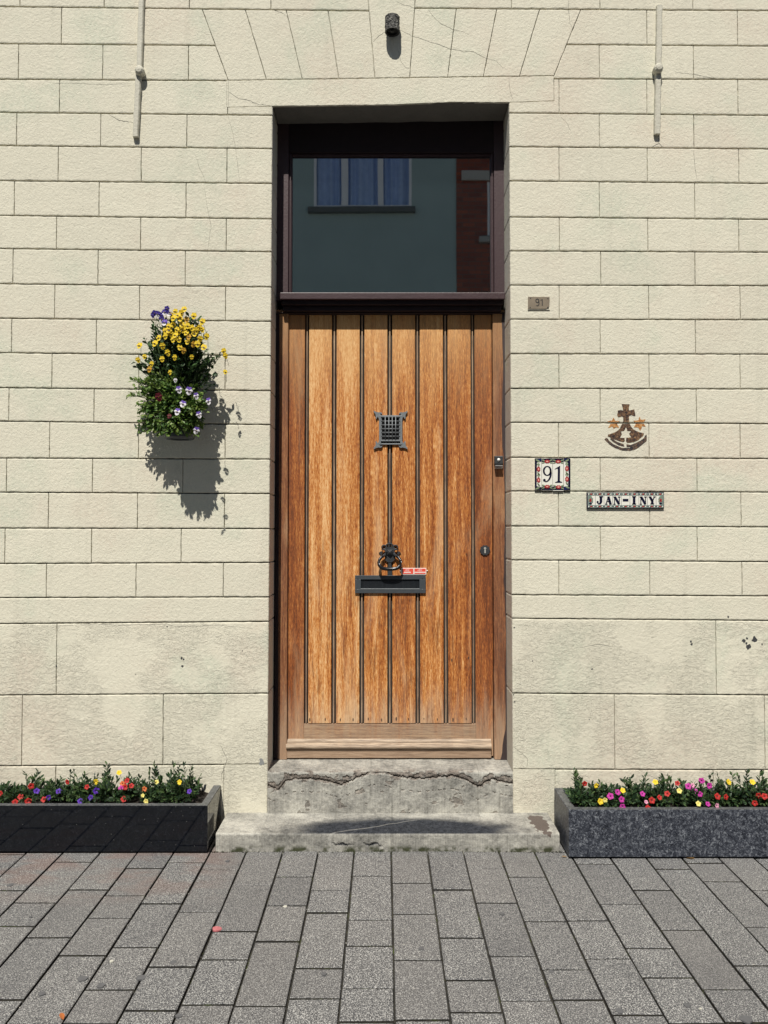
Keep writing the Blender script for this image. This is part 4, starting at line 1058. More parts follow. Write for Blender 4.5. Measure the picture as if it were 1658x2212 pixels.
# ------------------------------------------------------------------ leaves and flowers
def leaf_(mb, p, d, nrm, L, W, mi, fold=.25, curl=.15):
    d = d.normalized(); s = d.cross(nrm)
    if s.length < 1e-4: s = d.cross(Vector((1, .2, .1)))
    s.normalize(); nr = s.cross(d)
    prf = ((.0, .06), (.28, .8), (.58, 1.0), (.84, .58))
    vs = []
    for t, w_ in prf:
        c_ = p + d * L * t - nr * curl * L * t * t
        vs += [c_ - s * W * w_ * .5 + nr * fold * W * w_ * .5, c_, c_ + s * W * w_ * .5 + nr * fold * W * w_ * .5]
    vs.append(p + d * L - nr * curl * L)
    fs = []
    for i in range(3):
        a_ = i * 3; fs += [(a_, a_ + 1, a_ + 4, a_ + 3), (a_ + 1, a_ + 2, a_ + 5, a_ + 4)]
    fs += [(9, 10, 12), (10, 11, 12)]
    mb.add(vs, fs, mi)
def rv3(s=1): return Vector((R.gauss(0, s), R.gauss(0, s), R.gauss(0, s)))
def sprig(mb, p0, p1, nl, L, W, sag=.0, start=.35, rosette=True, mis=(0, 1, 2)):
    mid = (p0 + p1) / 2 + Vector((R.uniform(-.1, .1), R.uniform(-.1, .1), .12)) * (p1 - p0).length
    pts = [(p0 * (1 - t) ** 2 + mid * 2 * t * (1 - t) + p1 * t * t) for t in [i / 5 for i in range(6)]]
    mb.tube(pts, [.0017, .0016, .0014, .0012, .001, .0008], 4, 3, caps=False)
    for i in range(nl):
        t = start + (1 - start) * (i + .5) / nl
        k = min(4, int(t * 5)); p = pts[k].lerp(pts[k + 1], t * 5 - k); ax = (pts[k + 1] - pts[k]).normalized()
        o_ = rv3(); o_ -= ax * o_.dot(ax); o_.normalize()
        d = (o_ + ax * (.35 + .9 * t) + Vector((0, -.25, .15))).normalized()
        nr = (Vector((0, -.45, .75)) + rv3(.45)).normalized()
        sz = R.uniform(.65, 1.15) * (1 - .35 * t)
        leaf_(mb, p, d, nr, L * sz, W * sz, R.choice(mis), curl=R.uniform(0, .3))
def frame_of(n_, roll=0):
    n_ = n_.normalized(); u = Vector((0, 0, 1)); r = u.cross(n_)
    if r.length < 1e-3: r = Vector((1, 0, 0))
    r.normalize(); u = n_.cross(r); q = Matrix.Rotation(roll, 3, n_)
    return q @ r, q @ u, n_
def pansy(p, n_, s, cols, par, name='flower', roll=0):
    r, u, n_ = frame_of(n_, roll); mb = MB(); c0_, c1_, c2_ = cols
    def petal(ang, ln, wd, mi, lift, off_=0):
        a_ = math.radians(ang); d = r * math.cos(a_) + u * math.sin(a_); t_ = n_.cross(d)
        k = 9; vs = [p + n_ * lift]
        for i in range(k):
            v = i / (k - 1); e = math.sin(PI * (v * .86 + .07)); w_ = (v - .5) * 2
            vs.append(p + n_ * (lift + s * .12 * math.cos(w_ * 2) - s * .10) + d * ln * s * (.45 + .55 * e) * (1 - .12 * abs(w_)) + t_ * wd * s * w_ * (.75 + .25 * e))
        mb.add(vs, [(0, i, i + 1) for i in range(1, k)], mi)
    petal(62, .95, .62, 0, 0); petal(118, .95, .62, 0, .0006)
    petal(5, .85, .50, 1, .0014); petal(175, .85, .50, 1, .0018); petal(270, 1.0, .72, 2, .0024)
    for i, (ang, ln) in enumerate(((270, .42), (215, .36), (325, .36))):
        a_ = math.radians(ang); d = r * math.cos(a_) + u * math.sin(a_); t_ = n_.cross(d); b_ = p + n_ * (.0042)
        mb.add([b_, b_ + d * ln * s * .8 + t_ * s * .15, b_ + d * ln * s, b_ + d * ln * s * .8 - t_ * s * .15], [(0, 1, 2, 3)], 3)
    b_ = p + n_ * .005; mb.add([b_ + r * s * .09, b_ + u * s * .09, b_ - r * s * .09, b_ - u * s * .09], [(0, 1, 2, 3)], 4)
    return mb.build(name, [PET[c0_], PET[c1_], PET[c2_], M_EYE, M_YEYE], par)
def petunia(p, n_, s, col, par):
    r, u, n_ = frame_of(n_, R.uniform(0, 6)); mb = MB(); k = 30; vs = [p - n_ * s * .55]
    for ring_, (rad, h) in enumerate(((.22, -.12), (.62, .02), (1.0, .0))):
        for i in range(k):
            t_ = 2 * PI * i / k; w_ = 1 + (.11 * math.cos(5 * t_) if ring_ == 2 else 0) + (R.uniform(-.02, .02) if ring_ == 2 else 0)
            vs.append(p + (r * math.cos(t_) + u * math.sin(t_)) * s * rad * w_ + n_ * s * (h + (.05 * math.cos(5 * t_ + 1) if ring_ else 0)))
    fs = [(0, 1 + (i + 1) % k, 1 + i) for i in range(k)]; mb.add(vs, [], 0)
    b0 = 0
    for i in range(k): mb.f.append((0, 1 + i, 1 + (i + 1) % k)); mb.m.append(1); mb.a.append(0)
    for rg_ in range(2):
        for i in range(k):
            a_ = 1 + rg_ * k + i; b_ = 1 + rg_ * k + (i + 1) % k
            mb.f.append((a_, a_ + k, b_ + k, b_)); mb.m.append(0); mb.a.append(0)
    dark = {'yellow': M_YEYE, 'cream': M_YEYE}.get(col, M_EYE)
    return mb.build('flower', [PET[col], dark], par, smooth=True)

# hanging basket
hp = lambda x, y: (221.6 + x * .2379, 609.4 + y * .2379)
PY = -.106
pc = P3(*hp(700, 1425), PY)
basket = thing('wall_pot', (pc.x, 0, pc.z), 'grey plastic flower pot hung on the wall left of the door', 'flower pot')
ptop = at(*hp(700, 1090), PY)[1] - pc.z
MB().lathe(pc, [(.040, .004), (.040, 0), (.058, 0), (.064, .006), (.066, .02), (.070, ptop - .02), (.075, ptop - .018), (.075, ptop), (.070, ptop), (.068, ptop - .02), (.001, ptop - .02)], 'Z', 40).build('pot', M_POT, basket, smooth=False)
b = MB(); b.box(pc.x - .05, pc.x + .05, -.006, .0005, pc.z + .05, pc.z + ptop, .002); b.box(pc.x - .012, pc.x + .012, PY + .05, -.006, pc.z + .07, pc.z + .10, .002); b.build('bracket', M_POT, basket)
b = MB(); b.lathe(pc + Vector((0, 0, ptop - .022)), [(.0665, 0), (.066, .006), (.04, .012), (.001, .014)], 'Z', 24); b.build('soil', M_SOIL, basket)
core = pc + Vector((0, 0, ptop))
def pansy_plant(name, label, regions, mats, L, W, flowers, group='pansies in the wall pot'):
    t = thing(name, (core.x + R.uniform(-.03, .03), PY + R.uniform(-.03, .03), core.z - .015), label, 'pansy', group)
    base = Vector(t.location); mb = MB()
    for cx, cy, rx, ry, n_, nl, bul, (ya_, yb_) in regions:
        for i in range(int(n_ * 1.5)):
            while True:
                u, v = R.uniform(-1, 1), R.uniform(-1, 1)
                if u * u + v * v < 1: break
            sh = math.sqrt(max(0, 1 - (u * u + v * v) * .9))
            Y = (ya_ + (yb_ - ya_) * (R.random() * .6 + .4) * (sh if bul else 1)) * (.80 if ya_ > -.19 else .95)
            p1 = P3(*hp(cx + u * rx, cy + v * ry), Y)
            st_ = base.lerp(p1, R.uniform(.25, .6)) + rv3(.012); st_.y = min(st_.y, -.03)
            sprig(mb, st_, p1, nl, L, W, mis=(0, 0, 1, 2))
    for i in range(10):
        e = base + Vector((R.uniform(-.08, .08), R.uniform(-.06, .03), R.uniform(.0, .15))); mb.tube([base, (base + e) / 2 + rv3(.01), e], .002, 4, 3)
    for fx, fy, cols, s_ in flowers:
        u = (fx - 690) / 420; Y = -.09 - .115 * math.sqrt(max(.05, 1 - u * u)) + R.uniform(-.012, .012)
        if fx > 1000 : Y = -.15
        p = P3(*hp(fx, fy), Y)
        mb.tube([p + Vector((R.uniform(-.01, .01), .045, -.035)), p + Vector((0, .02, -.004)), p + Vector((0, .001, 0))], .0009, 4, 3)
    f_ = mb.build('foliage', mats, t)
    for fx, fy, cols, s_ in flowers:
        u = (fx - 690) / 420; Y = -.09 - .115 * math.sqrt(max(.05, 1 - u * u)) + R.uniform(-.008, .008)
        if fx > 1000: Y = -.15
        elif fy > 860 and fx < 940: Y = -.262
        p = P3(*hp(fx, fy), Y - .012)
        n_ = Vector((R.uniform(-.45, .45), -1, R.uniform(-.35, .35)))
        pansy(p, n_, s_, cols, t, roll=R.uniform(-.35, .35))
    return t
Yl = ('yellow',) * 3; Am = ('amber',) * 3
yf = [(660, 265), (740, 245), (625, 300), (645, 325), (685, 300), (715, 278), (828, 305), (905, 358), (640, 385), (600, 435), (568, 440), (675, 430), (733, 428), (810, 415), (848, 438), (905, 432), (945, 492), (885, 513), (660, 480), (570, 490), (510, 505), (475, 555), (543, 578), (700, 592), (918, 590), (808, 678), (540, 697), (655, 682), (445, 742), (612, 818), (320, 705), (380, 675), (335, 575), (1100, 625), (1115, 668), (1112, 815)]
yf += [(600, 400), (720, 385), (770, 395), (690, 450), (640, 520), (760, 460), (860, 560), (590, 640), (690, 520), (830, 470), (770, 540), (880, 410), (700, 330), (620, 470)]
am = [(762, 340), (780, 495), (825, 562), (735, 620), (425, 790)]
pansy_plant('yellow_pansy', 'tall yellow pansy with dark green leaves filling the upper part of the wall pot', [(720, 560, 240, 245, 88, 8, 1, (-.05, -.24)), (730, 390, 190, 120, 24, 8, 0, (-.08, -.22)), (580, 560, 130, 180, 18, 8, 0, (-.08, -.20)), (690, 760, 270, 190, 46, 8, 1, (-.05, -.24)), (440, 640, 120, 180, 16, 7, 0, (-.05, -.17)), (960, 690, 90, 60, 6, 6, 0, (-.10, -.20)), (330, 745, 70, 60, 6, 5, 0, (-.08, -.15)), (990, 870, 70, 70, 5, 6, 0, (-.10, -.18)), (1050, 650, 30, 50, 3, 4, 0, (-.15, -.18))], LEAFD, .033, .020,
            [(x, y, Yl, R.uniform(.0135, .0168) * (1 if y < 660 else .85)) for x, y in yf] + [(x, y, Am, .0145) for x, y in am])
Vi = ('violet', 'violet', 'white'); Vd = ('violet', 'violet', 'violet')
pansy_plant('violet_pansy', 'dark violet and white pansy at the top left of the wall pot', [(510, 370, 80, 80, 12, 6, 0, (-.08, -.2))], LEAFD, .028, .016,
            [(470, 280, Vd, .014), (500, 288, Vi, .015), (525, 298, Vi, .014), (585, 242, Vd, .014), (560, 272, Vi, .014), (603, 287, Vi, .014), (535, 332, Vi, .015), (562, 366, ('lilac', 'violet', 'white'), .0165), (455, 300, Vd, .012)])
pansy_plant('dark_red_pansy', 'leafy light green pansy with dark red flowers at the lower left of the wall pot', [(440, 1120, 140, 270, 60, 8, 0, (-.06, -.2)), (600, 1150, 130, 240, 44, 8, 0, (-.195, -.235)), (520, 860, 170, 90, 22, 7, 0, (-.10, -.24)), (290, 900, 55, 50, 6, 6, 0, (-.08, -.14)), (225, 1030, 30, 40, 3, 5, 0, (-.08, -.12)), (350, 1330, 60, 60, 9, 6, 0, (-.06, -.14)), (590, 1350, 70, 60, 8, 6, 0, (-.2, -.235)), (480, 1340, 50, 60, 8, 6, 0, (-.12, -.18))], LEAFL, .029, .017,
            [(508, 1040, ('wine',) * 3, .019), (605, 1215, ('wine',) * 3, .011)])
Wh = ('lilac', 'white', 'white')
pansy_plant('white_pansy', 'white pansy with lilac upper petals at the lower right of the wall pot', [(790, 1130, 120, 200, 40, 8, 0, (-.14, -.26)), (810, 1330, 90, 60, 12, 7, 0, (-.16, -.25)), (890, 1130, 60, 190, 18, 7, 0, (-.08, -.19)), (700, 1330, 80, 70, 10, 7, 0, (-.20, -.25)), (660, 1080, 170, 70, 20, 8, 0, (-.20, -.245)), (720, 1220, 130, 110, 16, 8, 0, (-.20, -.26))], LEAFL, .030, .018,
            [(693, 975, Wh, .0165), (783, 985, Wh, .0185), (850, 1032, Wh, .0155), (728, 1105, Wh, .0165), (678, 1175, Wh, .0165), (875, 1202, Wh, .0155), (962, 1080, Wh, .0165), (850, 1345, Wh, .0165), (660, 890, ('white',) * 3, .010)])

# petunias in the planters
def petunia_plant(cx, wpx, top, yf_, yb_, zt, label, flowers, n_=15, group='petunias', mis=(0, 0, 1, 2)):
    ym = (yf_ + yb_) / 2; b0 = P3(cx, 1700, ym - .02)
    t = thing('petunia', (b0.x, ym, zt - .025), label, 'petunia', group); base = Vector(t.location); mb = MB()
    H = at(cx, top, ym - .02)[1] - zt; Wd = wpx / 2 / 505
    for i in range(n_):
        u = R.uniform(-1, 1); e = 1 - abs(u) ** 1.6
        hh = H * (.25 + .6 * R.random() ** 1.3) * (.25 + .75 * e) if i > 1 else H * (1 if i == 0 else .85)
        x = base.x + u * Wd * 1.05 if i else base.x + R.uniform(-.02, .02); y = R.uniform(yf_ + .045, yb_ - .05)
        p1 = Vector((x, y, zt + max(.012, hh)))
        st_ = Vector((base.x + (x - base.x) * .5, base.y + (y - base.y) * .5, zt - .02))
        sprig(mb, st_, p1, 11, .033, .0125, mis=mis, start=.15)
    for i in range(9):      # low fringe towards the front rim
        x = base.x + R.uniform(-1, 1) * Wd; p1 = Vector((x, yf_ + R.uniform(.028, .06), zt + R.uniform(.0, .03)))
        sprig(mb, Vector((x * .7 + base.x * .3, ym, zt - .02)), p1, 9, .029, .0115, mis=mis, start=.2)
    fl = []
    for fx, fy, col in flowers:
        vfr = max(0, min(1, (1735 - fy) / 75)); Y = yf_ + .022 + vfr * .125
        p = P3(fx, fy, Y)
        mb.tube([p + Vector((R.uniform(-.01, .01), .03, -.035)), p + Vector((0, .012, -.01))], .001, 4, 3); fl.append((p, col, fy))
    mb.build('foliage', LEAFP, t)
    for p, col, fy in fl:
        dark = col in ('cream',)
        petunia(p, Vector((R.uniform(-.5, .5), -1, R.uniform(-.1, .9))), R.uniform(.0098, .0130) * (.8 if col in ('pink', 'cream') else 1), col, t)
q1 = lambda x, y: (x * .3675, 1578.8 + y * .3675)
q2 = lambda x, y: (1052.5 + x * .3652, 1578.8 + y * .3652)
LF = [(182, 322, 'red'), (120, 385, 'red'), (88, 418, 'red'), (165, 412, 'red'), (215, 352, 'purple'), (345, 353, 'purple'), (285, 390, 'purple'), (258, 400, 'red'), (395, 298, 'red'), (472, 410, 'purple'), (532, 390, 'purple'), (565, 350, 'purple'), (510, 327, 'red'), (563, 297, 'yellow'), (700, 243, 'yellow'), (710, 333, 'magenta'), (735, 328, 'red'), (772, 320, 'red'), (728, 398, 'red'), (745, 290, 'red'), (857, 412, 'cream'), (847, 340, 'orange'), (920, 298, 'cream'), (1053, 300, 'yellow'), (1112, 353, 'purple'), (2, 365, 'red'), (718, 308, 'orange'), (838, 378, 'cream')]
LP = [(20, 150, 320, 'first petunia clump at the left photo edge with red flowers'), (160, 150, 262, 'petunia clump with red and violet flowers and one tall shoot near the left photo edge'), (300, 150, 290, 'violet flowered petunia clump third from the left end of the black planter'), (410, 150, 258, 'petunia clump with one red flower high up in the black planter'), (510, 140, 258, 'petunia clump with two violet flowers, a red one and a yellow one above'), (640, 170, 198, 'tallest dark petunia clump with a yellow flower on top, middle of the black planter'), (760, 140, 268, 'petunia clump crowded with red flowers in the black planter'), (885, 150, 198, 'petunia clump with pale yellow flowers and a tall two-tipped shoot'), (1010, 150, 208, 'bushy petunia clump with almost no flowers, second from the right end of the black planter'), (1095, 130, 182, 'petunia clump with the highest single shoot, nearest the doorstep in the black planter')]
def near(flowers, cs):
    out = {i: [] for i in range(len(cs))}
    for f_ in flowers:
        i = min(range(len(cs)), key=lambda k: abs(cs[k][0] - f_[0])); out[i].append(f_)
    return out
nf = near(LF, LP)
for i, (cx, wd, tp_, lab) in enumerate(LP):
    X, Y_ = q1(cx, tp_); petunia_plant(X, wd * .3675 * .98, Y_, LYF, LYB, LZ, lab, [(*q1(a_, b_), c_) for a_, b_, c_ in nf[i]], 24, 'petunias in the black planter')
RF = [(575, 310, 'red'), (643, 322, 'yellow'), (668, 415, 'yellow'), (695, 407, 'cream'), (726, 384, 'magenta'), (770, 360, 'magenta'), (800, 350, 'yellow'), (793, 403, 'magenta'), (798, 445, 'magenta'), (917, 370, 'magenta'), (938, 418, 'pink'), (972, 408, 'red'), (1018, 392, 'red'), (1062, 369, 'red'), (950, 452, 'red'), (992, 300, 'yellow'), (1134, 352, 'cream'), (1122, 307, 'red'), (1187, 325, 'magenta'), (1222, 352, 'magenta'), (1257, 372, 'magenta'), (1312, 322, 'magenta'), (1213, 320, 'pink'), (1247, 428, 'cream'), (1303, 430, 'magenta'), (1360, 385, 'red'), (1410, 388, 'red'), (1265, 293, 'magenta'), (1427, 300, 'yellow'), (1567, 300, 'yellow'), (1580, 425, 'red'), (1603, 380, 'red'), (1638, 385, 'red'), (1357, 440, 'pink')]
RP = [(555, 120, 262, 'petunia clump with one red flower at the doorstep end of the grey planter'), (650, 140, 280, 'petunia clump with two yellow flowers low at the front and a small one above'), (760, 130, 330, 'low petunia clump with magenta flowers, one hanging over the front rim'), (865, 130, 288, 'flowerless upright petunia clump just left of a lone magenta flower'), (950, 140, 280, 'petunia clump with red flowers below and a yellow flower on its crown'), (1060, 140, 254, 'petunia clump with a pointed tall shoot and a small yellow flower at its right'), (1170, 130, 295, 'petunia clump with a dark red flower at its top left'), (1260, 130, 300, 'petunia clump with a cluster of magenta flowers in the grey planter'), (1345, 130, 283, 'petunia clump with one magenta flower at the top, left of two red flowers'), (1450, 140, 262, 'petunia clump with a yellow flower beside a dark tip, right part of the grey planter'), (1560, 130, 245, 'tallest petunia clump with red flowers at the front, near the right photo edge'), (1650, 130, 262, 'last petunia clump at the right photo edge')]
nf = near(RF, RP)
for i, (cx, wd, tp_, lab) in enumerate(RP):
    X, Y_ = q2(cx, tp_); petunia_plant(X, wd * .3652 * 1.0, Y_, RYF, RYB, RZ, lab, [(*q2(a_, b_), c_) for a_, b_, c_ in nf[i]], 24, 'petunias in the grey planter')

# ------------------------------------------------------------------ pavement
COLS = {}
def cy6(v): return 1800.4 + v * .5012
top_x = [-1.453, -1.303, -1.152, -1.002, -.8537, -.7077, -.561, -.412, -.267, -.1214, .029, .1775, .3223, .4687, .613, .754, .905, 1.048, 1.19, 1.337, 1.478]
cross = [[243], [120, 295, 397], [240, 444, 712], [148, 266, 362, 522, 817], [123, 300, 486, 670], [153, 335, 574], [218, 418, 540, 733], [186, 310, 462, 740], [243, 338, 577], [181, 371, 482, 664], [211, 344, 543, 800], [240, 446, 628], [147, 296, 525, 718], [184, 375, 583], [372, 537, 780], [130, 302, 491, 618], [241, 412, 668], [151, 335, 568], [126, 203, 402], [243]]
while top_x[0] > -3.4: top_x.insert(0, top_x[0] - .149); cross.insert(0, [])
while top_x[-1] < 3.4: top_x.append(top_x[-1] + .147); cross.append([])
pave = MB(); rp = random.Random(3)
YEND = -3.9
for ci in range(len(cross)):
    x0, x1 = top_x[ci], top_x[ci + 1]
    ys = [ground(829, cy6(v))[1] for v in cross[ci]]
    y_ = [.02]
    if ys:
        if ys[0] < -.36: pass
        y_ += ys
    else: y_.append(-.12 - rp.random() * .2)
    while y_[-1] > YEND: y_.append(y_[-1] - rp.choice((.15, .21, .27)))
    y_[-1] = YEND
    for a_, b_ in zip(y_, y_[1:]):
        if a_ - b_ < .02: continue
        g_ = .0026 + rp.random() * .0014; gj = .0033 + rp.random() * .0024
        bx0, bx1, by0, by1 = x0 + g_, x1 - g_, b_ + gj, a_ - gj
        dz = rp.uniform(-.0014, .0014); tx, ty = rp.uniform(-.004, .004), rp.uniform(-.004, .004); ch = .0020
        cxm, cym = (bx0 + bx1) / 2, (by0 + by1) / 2
        vs = []; tone = rp.random() * .9 + .02
        j_ = lambda: rp.uniform(-.0008, .0008)
        for inn, z in ((0, -.03), (0, -.0022), (ch, 0)):
            for sx, sy in ((bx0 + inn, by0 + inn), (bx1 - inn, by0 + inn), (bx1 - inn, by1 - inn), (bx0 + inn, by1 - inn)):
                vs.append((sx + j_(), sy + j_(), z + dz + (sx - cxm) * tx + (sy - cym) * ty if z > -.02 else z))
        pave.add(vs, [(4 + k, 4 + (k + 1) % 4, 8 + (k + 1) % 4, 8 + k) for k in range(4)] + [(8, 9, 10, 11)], 0, tone)
        pave.add(vs, [(k, (k + 1) % 4, 4 + (k + 1) % 4, 4 + k) for k in range(4)], 1, 0)
pave.box(XMIN - .1, XMAX + .1, YEND - .02, .03, -.06, -.011, 0, 1)
pv = pave.build('pavement', [M_PAVER, M_JOINT], None, (0, 0, 0)); tag(pv, kind='structure')
def spot(px, py, r, mat, name, asp=1.0):
    r *= .8
    x, y = ground(px, py); mb = MB(); k = 16
    pts = [(x + r * asp * R.uniform(.75, 1.15) * math.cos(2 * PI * i / k), y + r * R.uniform(.75, 1.15) * math.sin(2 * PI * i / k)) for i in range(k)]
    mb.add([(a_, b_, .0024) for a_, b_ in pts] + [(a_, b_, -.002) for a_, b_ in pts], [tuple(range(k))] + [(i, (i + 1) % k, k + (i + 1) % k, k + i) for i in range(k)])
    mb.build(name, mat, pv)
s6 = lambda x, y: (x * .5012, cy6(y)); s7 = lambda x, y: (827 + x * .5012, cy6(y))
for p, r in ((s6(980, 118), .011), (s6(745, 555), .014), (s6(608, 620), .017), (s6(435, 655), .015), (s6(355, 625), .018), (s6(180, 690), .012), (s6(45, 222), .015), (s6(132, 360), .006), (s6(820, 525), .005), (s6(1222, 423), .004), (s6(1395, 605), .010), (s6(770, 785), .012), (s7(512, 345), .012), (s7(725, 595), .010), (s7(240, 165), .006), (s7(235, 200), .008), (s7(1020, 765), .014), (s7(1565, 800), .022), (s7(1310, 740), .013), (s7(165, 495), .012)): spot(*p, r, M_GUM, 'gum_spot', 1.0)
for p, r in ((s6(1228, 315), .010), (s6(480, 550), .008), (s7(1368, 755), .005)): spot(*p, r, M_GUMW, 'pale_gum_spot')
spot(*s6(934, 410), .017, M_GUMR, 'pink_paint_spot', 1.3)
mo = MB(); rq = random.Random(11)
for i in range(1500):
    c_ = rq.choice([x for x in top_x if abs(x) < 1.9]); x = c_ + rq.uniform(-.002, .002); y = -.30 - 2.9 * rq.random()
    if noise.noise(Vector((c_ * 9, y * 3.5, 2))) < .0 or (x < LX1 and y > LYF) or (x > RX0 and y > RYF): continue
    leaf_(mo, Vector((x, y, -.007)), Vector((rq.uniform(-1, 1), rq.uniform(-1, 1), rq.uniform(.1, .8))), Vector((rq.uniform(-1, 1), rq.uniform(-1, 1), 1)), rq.uniform(.004, .008), .003, rq.choice((0, 1, 1)))
tag(mo.build('joint_moss', [m_leaf('joint moss', (.05, .06, .018)), m_leaf('dead joint moss', (.035, .030, .018))], None, (0, -1, 0)), 'olive moss growing in the long joints between the paving slabs', 'moss', kind='stuff')
mo = MB()
for i in range(420):
    x, y = rq.uniform(-1.9, 1.9), -.32 - 2.6 * rq.random(); q = rq.uniform(.0008, .0022)
    if (x < LX1 and y > LYF) or (x > RX0 and y > RYF): continue
    mo.add([(x - q, y - q * .6, .001), (x + q, y - q, .001), (x + q * .7, y + q, .001), (x - q, y + q * .8, .001), (x, y, .001 + q * 1.4)], [(0, 1, 4), (1, 2, 4), (2, 3, 4), (3, 0, 4)], rq.choice((0, 0, 1)))
tag(mo.build('grit', [flat('pale grit', (.42, .40, .36), .8), flat('dark grit', (.05, .045, .04), .8)], None, (0, -1, 0)), 'loose grit scattered over the paving slabs', 'grit', kind='stuff')
# litter caught at the foot of the planters
def lf_(px, py, s_, lab, col=(.28, .17, .07)):
    x, y = ground(px, py); mb = MB(); leaf_(mb, Vector((x, y, .004)), Vector((R.uniform(-1, 1), .2, .05)), Vector((0, 0, 1)), s_, s_ * .45, 0, .3, .1)
    tag(mb.build('dry_leaf', m_leaf('dry leaf', col), None, (x, y, 0)), lab, 'dry leaf')
lf_(1224, 1853, .022, 'small pale dry leaf at the foot of the grey planter corner'); lf_(1500, 1855.5, .035, 'long tan dry leaf lying along the foot of the grey planter'); lf_(272/1.1053*.554, 2205, .03, 'orange dry leaf at the bottom edge of the paving on the left', (.45, .14, .04))
mo = MB()
for i in range(420):
    x = R.uniform(SX0, SX1); y = SYF - abs(R.gauss(0, .004)); 
    if R.random() < .25: x = R.choice([R.gauss(SX0, .03), R.gauss(SX1, .03)])
    leaf_(mo, Vector((x, y, -.002)), Vector((R.uniform(-1, 1), R.uniform(-1, .2), R.uniform(.4, 1.5))), rv3(), R.uniform(.003, .008), .003, R.choice((0, 1)))
tag(mo.build('moss', [m_leaf('moss', (.03, .036, .012)), m_leaf('dark moss', (.018, .018, .012))], None, (0, SYF, 0)), 'thin line of dark moss along the foot of the doorstep', 'moss', kind='stuff')

# ------------------------------------------------------------------ street and the houses opposite (seen in the window pane)
gd = MB(); gd.add([(-80, -80, -.064), (80, -80, -.064), (80, 60, -.064), (-80, 60, -.064)], [(0, 1, 2, 3)])
tag(gd.build('ground', flat('bare ground', (.16, .155, .14), .9, var=.2, scale=3)), kind='structure')
rd = MB(); rd.box(-30, 30, -7.4, YEND - .14, -.10, -.056); tag(rd.build('road', flat('asphalt', (.055, .055, .057), .85, var=.3, scale=90, bump=.003, bs=200)), kind='structure')
kb = MB()
for i in range(60): kb.box(-30 + i, -29.004 + i, YEND - .135, YEND - .021, -.09, .0, .006)
tag(kb.build('kerb', flat('kerb stone', (.24, .235, .22), .85, var=.2, scale=50)), kind='structure')
fp = MB(); fp.box(-30, 30, -9.6, -7.41, -.10, .01); tag(fp.build('far_pavement', flat('far paving', (.2, .195, .18), .85, var=.3, scale=12)), kind='structure')
YO = -9.4; U = (YF + .030) * 2 - YO            # mirrored distance of the far house front
o2 = lambda x, y: at(x, y, U)
xB = o2(985, 500)[0]
gh = thing('grey_green_house', (-4, YO, 0), 'grey green rendered house across the street, mirrored in the window pane', 'house')
wx0, wz0 = o2(678, 449); wx1 = o2(889, 449)[0]; wz1 = wz0 + 1.45
HX0 = -9.0; HT = 9.2
M_REND = flat('grey green render', (.38, .49, .475), .9, var=.12, scale=1.2)
def wallgrid(xs, zs, holes, y0, y1):
    mb = MB()
    for i in range(len(xs) - 1):
        for j in range(len(zs) - 1):
            if (i, j) in holes: continue
            mb.box(xs[i], xs[i + 1], y0, y1, zs[j], zs[j + 1])
    return mb
xs = [HX0, -5.2, -3.9, wx0, wx1, xB]; zs_ = [0, 1.1, 2.5, wz0, wz1, HT]
wallgrid(xs, zs_, {(1, 3), (3, 3), (1, 1)}, YO - .3, YO).build('wall', M_REND, gh)
M_PVC = flat('white window frame', (.86, .88, .9), .7, var=.03)
M_CURT = flat('blue grey curtain', (.42, .56, .84), .8, var=.2, scale=9)
def owin(par, x0, x1, z0, z1, muls, sash=True):
    f = MB(); e = .045
    f.box(x0, x0 + e, YO - .055, YO + .012, z0, z1, .004); f.box(x1 - e, x1, YO - .055, YO + .012, z0, z1, .004)
    f.box(x0, x1, YO - .0545, YO + .0115, z0, z0 + e, .004); f.box(x0, x1, YO - .0545, YO + .0115, z1 - e, z1, .004)
    for m_, w_ in muls: f.box(m_ - w_ / 2, m_ + w_ / 2, YO - .057, YO + .014, z0 + e, z1 - e, .004)
    fo = f.build('window', M_PVC, par)
    c_ = MB(); n_ = int((x1 - x0) * 70); vs = []
    for k in range(n_ + 1):
        x = x0 + (x1 - x0) * k / n_; y = YO - .125 + .035 * math.sin(x * 44 + 2 * math.sin(x * 9)); vs += [(x, y, z0), (x, y, z1)]
    c_.add(vs, [(2 * k, 2 * k + 2, 2 * k + 3, 2 * k + 1) for k in range(n_)]); c_.build('curtain', M_CURT, fo)
    s_ = MB(); s_.box(x0 - .10, x1 + .06, YO - .10, YO + .08, z0 - .10, z0 - .002, .006); s_.build('sill', flat('grey stone sill', (.12, .125, .12), .8), fo)
owin(gh, wx0, wx1, wz0, wz1, [(o2(744, 400)[0], .12), (o2(822, 400)[0], .10)])
owin(gh, -5.2, -3.9, wz0, wz1, [(-4.55, .1)]); owin(gh, -5.2, -3.9, 1.1, 2.5, [(-4.55, .1)])
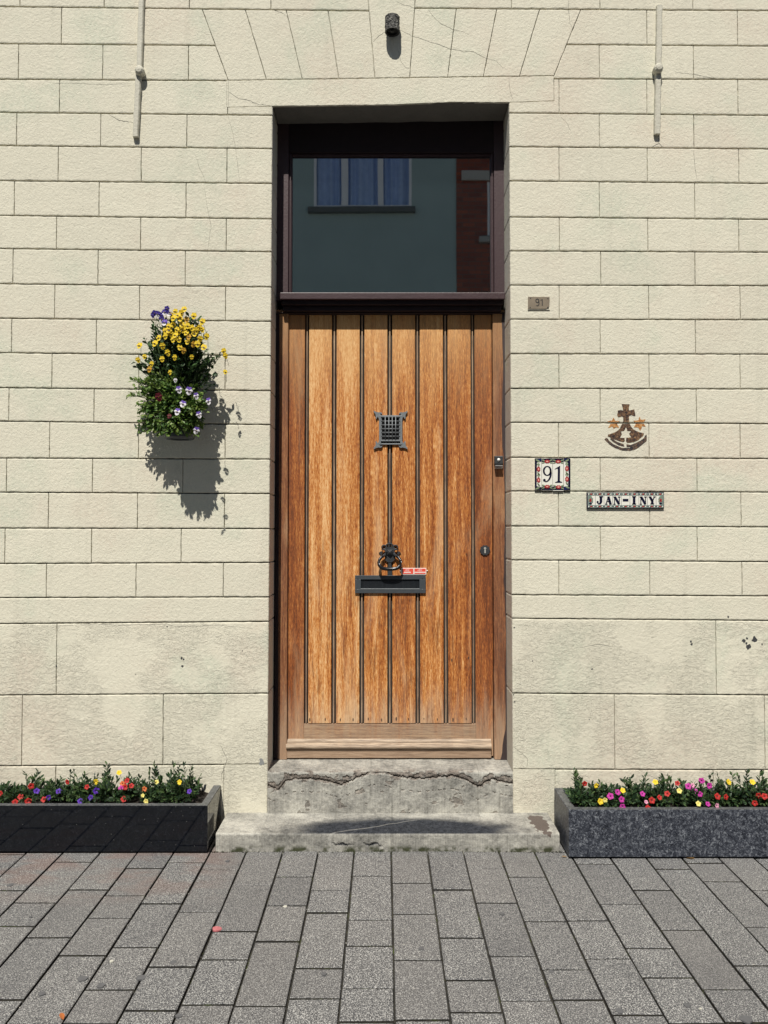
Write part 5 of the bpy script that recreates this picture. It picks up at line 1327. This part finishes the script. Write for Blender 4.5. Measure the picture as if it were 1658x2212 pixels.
MB().box(HX0 - .1, xB, YO - 6, YO + .25, HT, HT + .25, .01).build('roof', flat('dark roof', (.08, .07, .07), .8), gh)
b = MB(); b.box(-1.6, -.6, YO + .001, YO + .03, 0, 2.15, .005); b.build('door', flat('green door', (.05, .09, .07), .5), gh)
bh = thing('brick_house', (4, YO, 0), 'red brick house across the street, mirrored at the right edge of the window pane', 'house')
g = G('red brick')
br = g.n('ShaderNodeTexBrick'); br.inputs['Scale'].default_value = 1; br.inputs['Brick Width'].default_value = .22; br.inputs['Row Height'].default_value = .075; br.inputs['Mortar Size'].default_value = .008
br.inputs['Color1'].default_value = (.36, .09, .045, 1); br.inputs['Color2'].default_value = (.22, .055, .035, 1); br.inputs['Mortar'].default_value = (.16, .09, .07, 1)
mp_ = g.n('ShaderNodeMapping'); mp_.inputs['Rotation'].default_value = (PI / 2, 0, 0); g.l(g.tc, mp_.inputs[0]); g.l(mp_.outputs[0], br.inputs['Vector'])
M_BRICK = g.fin(br.outputs['Color'], .9)
bx0, bz0 = o2(1052, 512); bx1 = bx0 + .9; bz1 = o2(1030, 393)[1]
xs = [xB, bx0, bx1, 3.4, 4.5, 9]; zs_ = [0, 1.1, 2.6, bz0, bz1, HT + .5]
wallgrid(xs, zs_, {(1, 3), (3, 3), (3, 1)}, YO - .3, YO + .02).build('wall', M_BRICK, bh)
owin(bh, bx0, bx1, bz0, bz1, []); owin(bh, 3.4, 4.5, bz0, bz1, [(3.95, .1)]); owin(bh, 3.4, 4.5, 1.1, 2.6, [(3.95, .1)])
b = MB(); a_ = o2(996, 392); c_ = o2(1046, 371); b.box(a_[0], bx1 + .15, YO + .021, YO + .06, a_[1], c_[1], .004); b.build('lintel', flat('pale lintel', (.5, .49, .44), .8), bh)
b = MB(); b.box(bx0 - .15, bx1 + .2, YO + .02, YO + .10, bz0 - .12, bz0 - .02, .004); b.build('sill', flat('pale sill', (.4, .4, .37), .8), bh)
MB().box(xB + .002, 9.1, YO - 6, YO + .3, HT + .5, HT + .8, .01).build('roof', flat('slate roof', (.06, .065, .07), .8), bh)
